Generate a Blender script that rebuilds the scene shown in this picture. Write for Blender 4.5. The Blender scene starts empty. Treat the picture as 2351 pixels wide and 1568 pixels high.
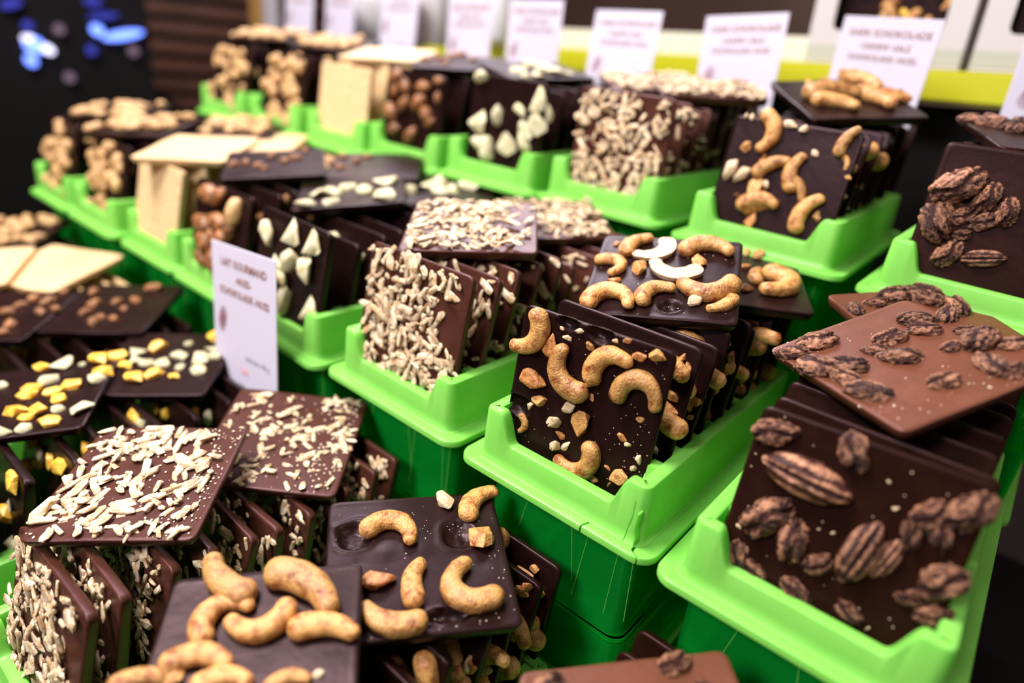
import bpy, bmesh, math, random, json
from mathutils import Vector, Matrix, noise
C = bpy.context.scene.collection
S = 0.1                      # one unit of the layout = one slab width = 10 cm
CAMH = 1.45                  # height of the layout origin (the lens) above the floor
RWC = Matrix(((0.75449, 0.64852, 0.10083), (-0.33591, 0.24959, 0.90822), (0.56383, -0.71912, 0.40616)))
def W(x, y, z): return Vector((x*S, y*S, z*S+CAMH))

# ---------------------------------------------------------------- camera
cam = bpy.data.objects.new('camera', bpy.data.cameras.new('camera')); C.objects.link(cam)
cam.matrix_world = Matrix.Translation(W(0, 0, 0)) @ RWC.transposed().to_4x4()
cam.data.sensor_width = 36; cam.data.lens = 23.338; cam.data.clip_start = 0.01
cam.data.dof.use_dof = True; cam.data.dof.focus_distance = 0.398; cam.data.dof.aperture_fstop = 2.3
bpy.context.scene.camera = cam
# ---------------------------------------------------------------- light and exposure
wd = bpy.data.worlds.new('hall_light'); bpy.context.scene.world = wd; wd.use_nodes = True
bg = wd.node_tree.nodes['Background']; bg.inputs[0].default_value = (0.85, 0.62, 0.62, 1); bg.inputs[1].default_value = 0.11
def area(name, loc, aim, size, power, col):
    l = bpy.data.lights.new(name, 'AREA'); l.shape = 'RECTANGLE'; l.size, l.size_y = size; l.energy = power; l.color = col
    o = bpy.data.objects.new(name, l); C.objects.link(o); o.location = loc
    o.rotation_euler = (Vector(aim)-Vector(loc)).to_track_quat('-Z', 'Y').to_euler()
area('ceiling_light', (-0.9, -0.10, 2.75), (-0.35, 0.35, 1.2), (0.6, 0.45), 46, (1, 0.95, 0.93))
area('ceiling_light', (-0.45, -1.15, 2.5), (-0.3, 0.35, 1.25), (0.5, 0.4), 24, (0.95, 0.95, 1.0))
area('ceiling_light', (-1.6, 1.5, 2.7), (-0.4, 0.5, 1.2), (1.3, 0.45), 34, (0.96, 0.88, 1.0))
area('ceiling_light', (0.9, 0.6, 2.7), (-0.3, 0.5, 1.2), (0.6, 0.4), 5, (1, 0.93, 0.85))
vs = bpy.context.scene.view_settings
vs.view_transform = 'Standard'; vs.look = 'None'; vs.gamma = 1; vs.use_curve_mapping = False; vs.exposure = 0.42

# ---------------------------------------------------------------- materials
def mat(name, col, rough=0.5, col2=None, scale=8, bump=0.0, bscale=30, coat=0.0, spec=0.5, vary=0.0, contrast=(0.4, 0.62), trans=None, attr=None, detail=4, sss=0.0):
    m = bpy.data.materials.new(name); m.use_nodes = True; nt = m.node_tree; N = nt.nodes; L = nt.links
    b = N['Principled BSDF']; b.inputs['Roughness'].default_value = rough
    b.inputs['Specular IOR Level'].default_value = spec; b.inputs['Specular Tint'].default_value = (1, .66, .72, 1) if 'choc' in name else (1, 1, 1, 1); b.inputs['Coat Weight'].default_value = coat; b.inputs['Coat Roughness'].default_value = 0.25
    tc = N.new('ShaderNodeTexCoord'); src = None
    oi = N.new('ShaderNodeObjectInfo')
    ad = N.new('ShaderNodeVectorMath'); ad.operation = 'ADD'
    cm = N.new('ShaderNodeCombineXYZ'); ml = N.new('ShaderNodeMath'); ml.operation = 'MULTIPLY'; ml.inputs[1].default_value = 37
    L.new(oi.outputs['Random'], ml.inputs[0]); L.new(ml.outputs[0], cm.inputs[0]); L.new(ml.outputs[0], cm.inputs[1])
    L.new(tc.outputs['Object'], ad.inputs[0]); L.new(cm.outputs[0], ad.inputs[1]); vec = ad.outputs[0]
    if col2:
        n = N.new('ShaderNodeTexNoise'); n.inputs['Scale'].default_value = scale; n.inputs['Detail'].default_value = detail; n.inputs['Roughness'].default_value = 0.6
        L.new(vec, n.inputs['Vector'])
        r = N.new('ShaderNodeValToRGB'); r.color_ramp.elements[0].position, r.color_ramp.elements[1].position = contrast
        r.color_ramp.elements[0].color = (*col, 1); r.color_ramp.elements[1].color = (*col2, 1)
        if attr:
            at = N.new('ShaderNodeAttribute'); at.attribute_name = attr
            mx = N.new('ShaderNodeMath'); mx.operation = 'MULTIPLY_ADD'; L.new(at.outputs['Fac'], mx.inputs[0]); mx.inputs[1].default_value = 0.55
            ms = N.new('ShaderNodeMath'); ms.operation = 'MULTIPLY'; L.new(n.outputs['Fac'], ms.inputs[0]); ms.inputs[1].default_value = 0.5
            L.new(ms.outputs[0], mx.inputs[2]); L.new(mx.outputs[0], r.inputs[0])
        else: L.new(n.outputs['Fac'], r.inputs[0])
        src = r.outputs[0]
    if vary:
        hs = N.new('ShaderNodeHueSaturation'); mr = N.new('ShaderNodeMapRange'); mr.inputs[3].default_value = 1-vary; mr.inputs[4].default_value = 1+vary*0.6
        L.new(oi.outputs['Random'], mr.inputs[0]); L.new(mr.outputs[0], hs.inputs['Value'])
        if src: L.new(src, hs.inputs['Color'])
        else: hs.inputs['Color'].default_value = (*col, 1)
        src = hs.outputs[0]
    if src: L.new(src, b.inputs['Base Color'])
    else: b.inputs['Base Color'].default_value = (*col, 1)
    if sss:
        b.inputs['Subsurface Weight'].default_value = sss; b.inputs['Subsurface Radius'].default_value = (0.004, 0.002, 0.001); b.inputs['Subsurface Scale'].default_value = 1
    if bump:
        n2 = N.new('ShaderNodeTexNoise'); n2.inputs['Scale'].default_value = bscale; n2.inputs['Detail'].default_value = 3
        L.new(vec, n2.inputs['Vector']); bp = N.new('ShaderNodeBump'); bp.inputs['Strength'].default_value = bump; bp.inputs['Distance'].default_value = 0.002
        L.new(n2.outputs['Fac'], bp.inputs['Height']); L.new(bp.outputs[0], b.inputs['Normal'])
    if trans:
        t = N.new('ShaderNodeBsdfTranslucent'); t.inputs[0].default_value = (*trans[0], 1)
        mx = N.new('ShaderNodeMixShader'); mx.inputs[0].default_value = trans[1]
        L.new(b.outputs[0], mx.inputs[1]); L.new(t.outputs[0], mx.inputs[2]); L.new(mx.outputs[0], N['Material Output'].inputs[0])
    return m
def clear_mat(name, tint, alpha, body, rough=0.12):
    m = mat(name, body, rough, spec=0.5, trans=(body, 0.45)); nt = m.node_tree; N = nt.nodes; L = nt.links
    out = N['Material Output']; cur = out.inputs[0].links[0].from_socket
    t = N.new('ShaderNodeBsdfTransparent'); t.inputs[0].default_value = (*tint, 1)
    mx = N.new('ShaderNodeMixShader'); mx.inputs[0].default_value = alpha
    L.new(cur, mx.inputs[1]); L.new(t.outputs[0], mx.inputs[2]); L.new(mx.outputs[0], out.inputs[0])
    return m
M = dict(
 dark=mat('dark_chocolate', (0.0085, 0.0026, 0.0022), 0.36, (0.012, 0.0037, 0.0032), 6, spec=.23, bump=0.12, bscale=9),
 darkred=mat('pecan_dark_chocolate', (0.013, 0.0036, 0.0018), 0.38, (0.018, 0.0050, 0.0027), 6, spec=.19, bump=0.12, bscale=9),
 almondchoc=mat('medium_chocolate', (0.052, 0.0155, 0.0092), 0.36, (0.066, 0.021, 0.013), 5, spec=.32, bump=0.15, bscale=8),
 milk=mat('milk_chocolate', (0.105, 0.034, 0.016), 0.42, (0.125, 0.042, 0.020), 5, spec=.4, bump=0.12, bscale=8),
 white=mat('white_chocolate', (0.62, 0.40, 0.19), 0.5, (0.70, 0.50, 0.28), 14, bump=0.6, bscale=26),
 cashew=mat('cashew_kernel', (0.26, 0.060, 0.008), 0.38, (0.62, 0.315, 0.095), 4.2, bump=0.5, bscale=18, vary=0.28, contrast=(0.34, 0.54), sss=0.08, detail=6),
 cashewraw=mat('cashew_cut', (0.50, 0.28, 0.12), 0.5, (0.66, 0.49, 0.31), 6, bump=0.3, bscale=14, vary=0.12, contrast=(0.3, 0.5), sss=0.1),
 cashewbrown=mat('cashew_toasted', (0.24, 0.06, 0.013), 0.42, (0.56, 0.24, 0.07), 7, bump=0.35, bscale=14, vary=0.2, contrast=(0.32, 0.6)),
 almond=mat('almond_sliver', (0.50, 0.28, 0.12), 0.5, (0.78, 0.62, 0.43), 3.5, bump=0.3, bscale=18, vary=0.25, contrast=(0.38, 0.6)),
 crumb=mat('nut_crumb', (0.70, 0.55, 0.40), 0.6),
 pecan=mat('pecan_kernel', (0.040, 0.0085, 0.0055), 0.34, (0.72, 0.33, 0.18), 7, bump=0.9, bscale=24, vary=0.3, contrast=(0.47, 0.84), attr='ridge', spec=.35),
 ginger=mat('candied_ginger', (0.60, 0.48, 0.20), 0.5, (0.76, 0.69, 0.46), 5, bump=0.8, bscale=30, vary=0.1, contrast=(0.35, 0.55), sss=0.1),
 mango=mat('candied_mango', (0.88, 0.36, 0.02), 0.32, (0.98, 0.62, 0.10), 4, bump=0.3, bscale=14, vary=0.15, contrast=(0.35, 0.6), sss=0.15),
 caramel=mat('caramelised_nut', (0.10, 0.030, 0.010), 0.45, (0.42, 0.165, 0.045), 6, bump=0.4, bscale=14, vary=0.25),
 hazel=mat('roasted_hazelnut', (0.30, 0.12, 0.035), 0.45, (0.60, 0.36, 0.15), 5, bump=0.3, bscale=14, vary=0.2, contrast=(0.3, 0.55)),
 green=mat('green_plastic', (0.265, 0.68, 0.105), 0.36, (0.295, 0.71, 0.125), 3, spec=0.5, bump=0.04, bscale=6, trans=((0.05, 0.85, 0.02), 0.32)),
 clear=clear_mat('clear_green_plastic', (0.10, 0.88, 0.22), 0.60, (0.010, 0.62, 0.08), 0.07),
 paper=mat('card_paper', (0.55, 0.50, 0.60), 0.6),
 ink=mat('brown_ink', (0.22, 0.085, 0.055), 0.7), greyink=mat('grey_ink', (0.30, 0.28, 0.33), 0.7), redink=mat('red_ink', (0.75, 0.30, 0.33), 0.7), plum=mat('plum_ink', (0.30, 0.10, 0.12), 0.7),
 lime=mat('lime_paint', (0.42, 0.40, 0.003), 0.4, (0.46, 0.44, 0.004), 3),
 offwhite=mat('white_card', (0.50, 0.45, 0.44), 0.5), band=mat('pale_green_print', (0.40, 0.39, 0.31), 0.5), bandpink=mat('pale_pink_print', (0.78, 0.68, 0.72), 0.5),
 railwhite=mat('white_rail', (0.54, 0.51, 0.44), 0.45),
 wood=mat('dark_wood', (0.085, 0.028, 0.015), 0.55, (0.13, 0.045, 0.024), 3, bump=0.2), wood2=mat('brown_wood', (0.22, 0.12, 0.09), 0.6, (0.28, 0.16, 0.12), 1.5),
 black=mat('black_laminate', (0.006, 0.0045, 0.0045), 0.6, spec=.12), floor=mat('floor_tile', (0.018, 0.014, 0.013), 0.6, (0.03, 0.024, 0.02), 2),
 ochre=mat('ochre_paint', (0.40, 0.20, 0.03), 0.5), steel=mat('brushed_steel', (0.45, 0.42, 0.44), 0.3), jar=mat('pale_tin', (0.55, 0.53, 0.55), 0.3),
 foil=mat('dark_foil', (0.06, 0.04, 0.05), 0.12, spec=1.0), tan=mat('tan_biscuit', (0.62, 0.38, 0.2), 0.6, (0.8, 0.55, 0.33), 4),
)
def emit(name, col, st):
    m = bpy.data.materials.new(name); m.use_nodes = True; nt = m.node_tree
    e = nt.nodes.new('ShaderNodeEmission'); e.inputs[0].default_value = (*col, 1); e.inputs[1].default_value = st
    nt.links.new(e.outputs[0], nt.nodes['Material Output'].inputs[0]); return m
M['blue'] = emit('blue_glint', (0.16, 0.26, 1.0), 2.6); M['coolwhite'] = emit('white_glint', (0.75, 0.72, 1.0), 2.2)  # emission standing in for the blurred glints at the far left

# ---------------------------------------------------------------- helpers
def mesh_from(bm, name, m, smooth=True, angle=None):
    me = bpy.data.meshes.new(name); bm.normal_update(); bm.to_mesh(me); bm.free()
    for p in me.polygons: p.use_smooth = smooth
    if smooth and angle: me.set_sharp_from_angle(angle=math.radians(angle))
    me.materials.append(m); return me
def link(name, me, parent=None, mw=None):
    o = bpy.data.objects.new(name, me); C.objects.link(o)
    if parent is not None: o.parent = parent
    if mw is not None:
        if parent is not None: o.matrix_local = mw
        else: o.matrix_world = mw
    return o
def tag(o, label, cat, group=None):
    o['label'] = label; o['category'] = cat
    if group: o['group'] = group
    return o
def bx(bm, c, s, R=None):
    v = []
    for k in range(8):
        p = Vector(((k & 1)-.5, ((k >> 1) & 1)-.5, ((k >> 2) & 1)-.5)); p = Vector((p.x*s[0], p.y*s[1], p.z*s[2]))
        if R: p = R @ p
        v.append(bm.verts.new(p+Vector(c)))
    for f in ((0,2,3,1),(4,5,7,6),(0,1,5,4),(2,6,7,3),(0,4,6,2),(1,3,7,5)): bm.faces.new([v[i] for i in f])
def box_mesh(name, s, m, bev=0.0, seg=2):
    bm = bmesh.new(); bx(bm, (0, 0, 0), s)
    if bev: bmesh.ops.bevel(bm, geom=bm.edges[:], offset=bev, segments=seg, affect='EDGES')
    return mesh_from(bm, name, m, bool(bev), 40)
def fbm(p, s=1.0): return noise.noise(p*s)+0.5*noise.noise(p*s*2.1)

# ---------------------------------------------------------------- chocolate slab meshes (top face at z = 0, body below)
TH = 0.068
def slab_mesh(name, m, n=10, seed=0, pits=(), wob=0.003, rcorner=0.05, dimples=0):
    rnd = random.Random(seed); bm = bmesh.new(); g = []
    half = 0.5
    cs = [-half]+[-half+0.012, -half+0.03]+[-half+0.055+(2*half-0.11)*i/(n) for i in range(n+1)]+[half-0.03, half-0.012, half]
    dm = [(rnd.uniform(-.4, .4), rnd.uniform(-.4, .4), rnd.uniform(.04, .09)) for _ in range(dimples)]
    def shape(x, y, h=half, r=rcorner):
        ax, ay = abs(x), abs(y); c = h-r
        if ax > c and ay > c:
            dx, dy = ax-c, ay-c; mx = max(dx, dy); l = math.hypot(dx, dy)
            if l > 0: ax, ay = c+dx*mx/l, c+dy*mx/l
        return math.copysign(ax, x), math.copysign(ay, y)
    def hz(x, y):
        e = half-max(abs(x), abs(y))
        z = wob*1.5*noise.noise(Vector((x*3, y*3, seed*7.1)))
        z += 0.0035*math.exp(-((e-0.018)/0.012)**2) if e > 0.004 else -0.001
        for (px, py, pw, ph) in pits:
            d = math.hypot((x-px)/pw, (y-py)/ph)
            d *= 1+.22*noise.noise(Vector((x*9, y*9, 1)))
            if d < 1.0: z -= 0.048*(1-d**4)+0.009*noise.noise(Vector((x*38, y*38, 3)))
            elif d < 1.6: z += 0.007*math.exp(-((d-1.15)/0.15)**2)
        for (px, py, pw) in dm:
            d = math.hypot(x-px, y-py)/pw; z += 0.004*math.exp(-d*d*2)*(1 if pw > .06 else -1)
        return z
    for j, y in enumerate(cs):
        row = []
        for i, x in enumerate(cs):
            X, Y = shape(x, y); row.append(bm.verts.new((X, Y, hz(x, y))))
        g.append(row)
    k = len(cs)
    for j in range(k-1):
        for i in range(k-1): bm.faces.new((g[j][i], g[j][i+1], g[j+1][i+1], g[j+1][i]))
    loop = [g[0][i] for i in range(k)]+[g[j][k-1] for j in range(1, k)]+[g[k-1][i] for i in range(k-2, -1, -1)]+[g[j][0] for j in range(k-2, 0, -1)]
    prev = loop
    for (sc, z) in ((1.003, -0.006), (1.003, -0.014), (0.978, -TH+0.012), (0.966, -TH+0.002), (0.95, -TH)):
        cur = [bm.verts.new((v.co.x*sc, v.co.y*sc, z+0.0012*noise.noise(Vector((v.co.x*20, v.co.y*20, z*40+seed))))) for v in loop]
        for a in range(len(loop)):
            b = (a+1) % len(loop); bm.faces.new((prev[b], prev[a], cur[a], cur[b]))
        prev = cur
    bm.faces.new(prev[::-1]) if False else bm.faces.new(list(reversed(prev)))
    bmesh.ops.recalc_face_normals(bm, faces=bm.faces[:])
    return mesh_from(bm, name, m, True, 60)

# ---------------------------------------------------------------- nut meshes, length about 1, lying on z = 0
def cashew_mesh(h, seed, fat=1.0, half=False, m=None):
    """kidney-shaped kernel, ends at x = -.5 and .5, belly towards +y by h"""
    bm = bmesh.new(); n, k = 14, 16
    R = (0.25+h*h)/(2*h); th = math.asin(min(1, .5/R)) if h < .5 else math.pi-math.asin(.5/R)
    rr = 0.232*fat; th *= 0.90; rings = []; st = []
    rad = lambda t: rr*(1.10-0.36*t+0.10*math.sin(t*math.pi))
    for q in range(5): p = math.pi/2*(1-q/5); st.append((0, -math.sin(p)*.95, max(.05, math.cos(p))))
    for i in range(n+1): st.append((i/n, 0, 1))
    for q in range(1, 6): p = math.pi/2*q/5; st.append((1, math.sin(p)*.9, max(.05, math.cos(p))))
    for (t, ex, sc) in st:
        a = -th+2*th*t; cx, cy = R*math.sin(a), R*math.cos(a)-(R-h)-0.02; r = rad(t)
        T = Vector((math.cos(a), -math.sin(a), 0)); Nn = Vector((math.sin(a), math.cos(a), 0)); ring = []
        cen = Vector((cx, cy, 0))-T*(1 if t < .5 else -1)*rr*.45*abs(2*t-1)**2+T*ex*r
        for j in range(k):
            b = 2*math.pi*j/k; q = cen+Nn*(math.cos(b)*r*sc)+Vector((0, 0, math.sin(b)*r*0.86*sc))
            d = min(abs(b), abs(b-2*math.pi)); q -= Nn*math.exp(-(d*d)/0.06)*0.11*r*sc
            q += Vector((0, 0, 1))*0.018*fbm(q*4+Vector((seed, 0, 0)))+Nn*0.022*fbm(q*3+Vector((0, seed, 5)))+T*.01*noise.noise(q*9)
            if half: q.z = min(q.z, 0.015+0.014*noise.noise(q*6))
            ring.append(bm.verts.new(q+Vector((0, 0, r0(rr, half)))))
        rings.append(ring)
    for i in range(len(rings)-1):
        for j in range(k): bm.faces.new((rings[i][j], rings[i][(j+1) % k], rings[i+1][(j+1) % k], rings[i+1][j]))
    bm.faces.new(list(reversed(rings[0]))); bm.faces.new(rings[-1])
    bmesh.ops.recalc_face_normals(bm, faces=bm.faces[:])
    return mesh_from(bm, 'cashew', m or M['cashew'], True, 55 if half else 80)
def r0(rr, half): return rr*0.62
def hull_mesh(name, m, seed, sx, sy, sz, n=14, bev=0.12, box=0.0, round_=False):
    rnd = random.Random(seed); bm = bmesh.new()
    for _ in range(n):
        v = Vector([rnd.gauss(0, 1) for _ in range(3)]).normalized()
        if box: v = Vector([math.copysign(abs(c)**(1-box), c) for c in v])
        v *= rnd.uniform(.85, 1.0)
        bm.verts.new((v.x*sx/2, v.y*sy/2, v.z*sz/2+sz*0.25))
    bmesh.ops.convex_hull(bm, input=bm.verts[:])
    for v in [v for v in bm.verts if not v.link_faces]: bm.verts.remove(v)
    if bev:
        e = min(sx, sy, sz)*bev
        try: bmesh.ops.bevel(bm, geom=bm.edges[:], offset=e, segments=1, affect='EDGES', clamp_overlap=True)
        except Exception: pass
    bmesh.ops.recalc_face_normals(bm, faces=bm.faces[:])
    return mesh_from(bm, name, m, round_, 50)
def lump_mesh(name, m, seed, sx, sy, sz, amp=0.18, freq=2.2, lobes=None):
    bm = bmesh.new(); bmesh.ops.create_icosphere(bm, subdivisions=3, radius=.5)
    for v in bm.verts:
        d = v.co.normalized(); f = 1+amp*fbm(d*freq+Vector((seed, seed*2, 0)))
        if lobes: f *= 1-0.16*math.exp(-(d.y/0.13)**2)
        v.co = Vector((d.x*sx/2*f, d.y*sy/2*f, d.z*sz/2*f+sz*0.22))
    return mesh_from(bm, name, m, True)
def pecan_mesh(seed, whole=True):
    """wrinkled pecan half or crumb; attribute 'ridge' is high on the pale ridge tops and low in the dark grooves"""
    rnd = random.Random(seed); bm = bmesh.new(); bmesh.ops.create_icosphere(bm, subdivisions=4, radius=1); att = []
    sy, sz = (.235, .17) if whole else (rnd.uniform(.26, .36), rnd.uniform(.20, .27)); o = Vector((seed*3.1, seed*1.7, 0))
    for v in bm.verts:
        d = v.co.normalized(); x, y, z = d
        wr = 1-2*abs(noise.noise(Vector((x*3.2, y*4.5, z*4.5))+o)); wr2 = 1-2*abs(noise.noise(Vector((x*7, y*8, z*8))+o))
        if whole:
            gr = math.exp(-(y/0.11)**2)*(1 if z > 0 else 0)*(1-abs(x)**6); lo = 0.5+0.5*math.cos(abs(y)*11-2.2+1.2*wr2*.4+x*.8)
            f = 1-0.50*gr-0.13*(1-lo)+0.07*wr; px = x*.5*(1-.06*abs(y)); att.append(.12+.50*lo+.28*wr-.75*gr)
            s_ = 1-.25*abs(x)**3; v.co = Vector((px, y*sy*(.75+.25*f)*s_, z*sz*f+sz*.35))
        else:
            f = 1+.28*noise.noise(d*1.3+o)+.20*wr+.10*wr2; gr = math.exp(-((y-.25*math.sin(x*3+seed))/0.16)**2)*(1 if z > 0 else 0); f -= .35*gr
            att.append(.15+.42*wr+.3*wr2-.6*gr+.25*noise.noise(d*1.1+o*2)); v.co = Vector((x*.5*f, y*sy*f, z*sz*f+sz*.35))
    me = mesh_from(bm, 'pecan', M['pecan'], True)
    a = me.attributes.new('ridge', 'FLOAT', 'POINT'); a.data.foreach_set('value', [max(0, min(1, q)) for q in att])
    return me
NUT = {
 'cashew': [[cashew_mesh(h, s) for s in (1, 2, 3)] for h in (0.15, 0.26, 0.36, 0.48)],
 'cashew_half': [cashew_mesh(0.28, 21, half=True, m=M['cashewraw']), cashew_mesh(0.34, 22, half=True, m=M['cashewraw'])],
 'cashew_thick': [cashew_mesh(.11, s, fat=1.2) for s in (31, 32, 33)],
 'bit': [hull_mesh('nut_piece', M['cashew'], s, 1, .68, .55, 13, .14) for s in range(5)],
 'bit_brown': [hull_mesh('nut_piece', M['cashewbrown'], s+9, 1, .62, .5, 12, .12) for s in range(5)],
 'bit_white': [hull_mesh('nut_piece', M['cashewraw'], s+19, 1, .62, .5, 12, .12) for s in range(5)],
 'crumb': [hull_mesh('crumb', M['crumb'], 3, 1, .8, .6, 10, 0)],
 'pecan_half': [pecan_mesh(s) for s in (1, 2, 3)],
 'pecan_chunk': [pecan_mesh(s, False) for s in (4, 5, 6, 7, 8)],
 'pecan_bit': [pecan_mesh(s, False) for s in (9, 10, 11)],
 'ginger': [hull_mesh('ginger_piece', M['ginger'], s+60, 1.0, .8, .42, 11, .22, round_=True) for s in range(6)],
 'mango': [hull_mesh('mango_piece', M['mango'], s+39, 1, .72, .5, 16, .16) for s in range(5)],
 'caramel_nut': [lump_mesh('caramel_nut', M['caramel'], s, 1.0, .62, .55, 0.22, 1.8) for s in (11, 12, 13)],
 'peanut': [lump_mesh('nut_piece', M['hazel'], s, 1.0, .6, .5, 0.12, 1.5) for s in (14, 15)],
 'hazelnut': [lump_mesh('hazelnut', M['hazel'], s, 1.0, .86, .7, 0.10, 1.5) for s in (16, 17, 18)],
 'almond': [hull_mesh('almond_sliver', M['almond'], s+50, 1, (.34, .56, .30, .44)[s % 4], (.22, .17, .26)[s % 3], 18, .14, box=.3) for s in range(14)],
}
NAME = dict(cashew='cashew', cashew_small='cashew', cashew_half='cashew', cashew_thick='cashew', bit='nut_piece', bit_brown='nut_piece', bit_white='nut_piece', crumb='crumb', pecan_half='pecan', pecan_chunk='pecan_piece', pecan_bit='pecan_piece',
            ginger='ginger_piece', mango='mango_piece', caramel_nut='caramel_nut', peanut='peanut', hazelnut='hazelnut', almond='almond_sliver')
GROW = dict(bit=1.3, bit_brown=1.3, bit_white=1.3, ginger=1.55, mango=1.42, pecan_chunk=1.18, pecan_bit=1.25, pecan_half=1.05, caramel_nut=.92, crumb=.9)
def nut(parent, kind, u, v, ang, ln, h=0, rnd=random, lift=0.0, tilt=0.0):
    sc = ln
    if kind in ('cashew', 'cashew_small', 'cashew_half'):
        ratio = h/max(ln, .01)-.19; sc = ln*.93
        if kind == 'cashew_half': me = rnd.choice(NUT['cashew_half'])
        else: me = rnd.choice(NUT['cashew'][0 if ratio < .2 else 1 if ratio < .31 else 2 if ratio < .43 else 3])
        off = -h*0.5*0.9
        # centre given is chord centre + half the belly
        a = math.radians(ang); u += -math.sin(a)*off; v += math.cos(a)*off
        fat = min(1.35, max(.8, 0.075/(0.155*sc*1.0)*1.0)) if kind != 'cashew_small' else 1.0
        scl = Vector((sc, sc*1.12, sc*1.05))
    else:
        sc *= GROW.get(kind, 1); me = rnd.choice(NUT[kind]); scl = Vector((sc, sc, sc))
    if kind == 'almond': scl = Vector((sc, min(.17, max(sc*.9, .11)), min(.16, max(sc*.75, .10))))
    mw = Matrix.Translation((u, v, lift-0.006)) @ Matrix.Rotation(math.radians(ang), 4, 'Z') @ Matrix.Rotation(tilt, 4, 'Y') @ Matrix.Diagonal(scl).to_4x4()
    return link(NAME[kind], me, parent, mw)
def sprinkle(parent, n, rnd, region=None, lo=.055, hi=.17, pile=.03, dens=None):
    k = 0; tries = 0
    while k < n and tries < n*12:
        tries += 1; u, v = rnd.uniform(-.47, .47), rnd.uniform(-.47, .47)
        if region and not region(u, v): continue
        if dens and rnd.random() > dens(u, v): continue
        nut(parent, 'almond', u, v, rnd.uniform(0, 360), min(hi, max(lo*rnd.uniform(.5, 1), rnd.gauss(lo*.65+hi*.35, (hi-lo)*.27))), rnd=rnd, lift=rnd.uniform(0, pile), tilt=rnd.uniform(-.22, .22)); k += 1
def crumbs(parent, n, rnd, size=(.006, .018), m='crumb'):
    bm = bmesh.new()
    for _ in range(n):
        u, v = rnd.uniform(-.48, .48), rnd.uniform(-.48, .48); s = rnd.uniform(*size)
        if rnd.random() < .4: u = .48-abs(rnd.gauss(0, .15))
        mt = Matrix.Translation((u, v, s*.25)) @ Matrix.Rotation(rnd.uniform(0, 6), 4, 'Z') @ Matrix.Diagonal((s, s*.8, s*.6, 1))
        bmesh.ops.create_icosphere(bm, subdivisions=1, radius=.6, matrix=mt)
    o = link('nut_dust', mesh_from(bm, 'nut_dust', M[m], False), parent, Matrix.Identity(4)); o['kind'] = 'stuff'
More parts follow.
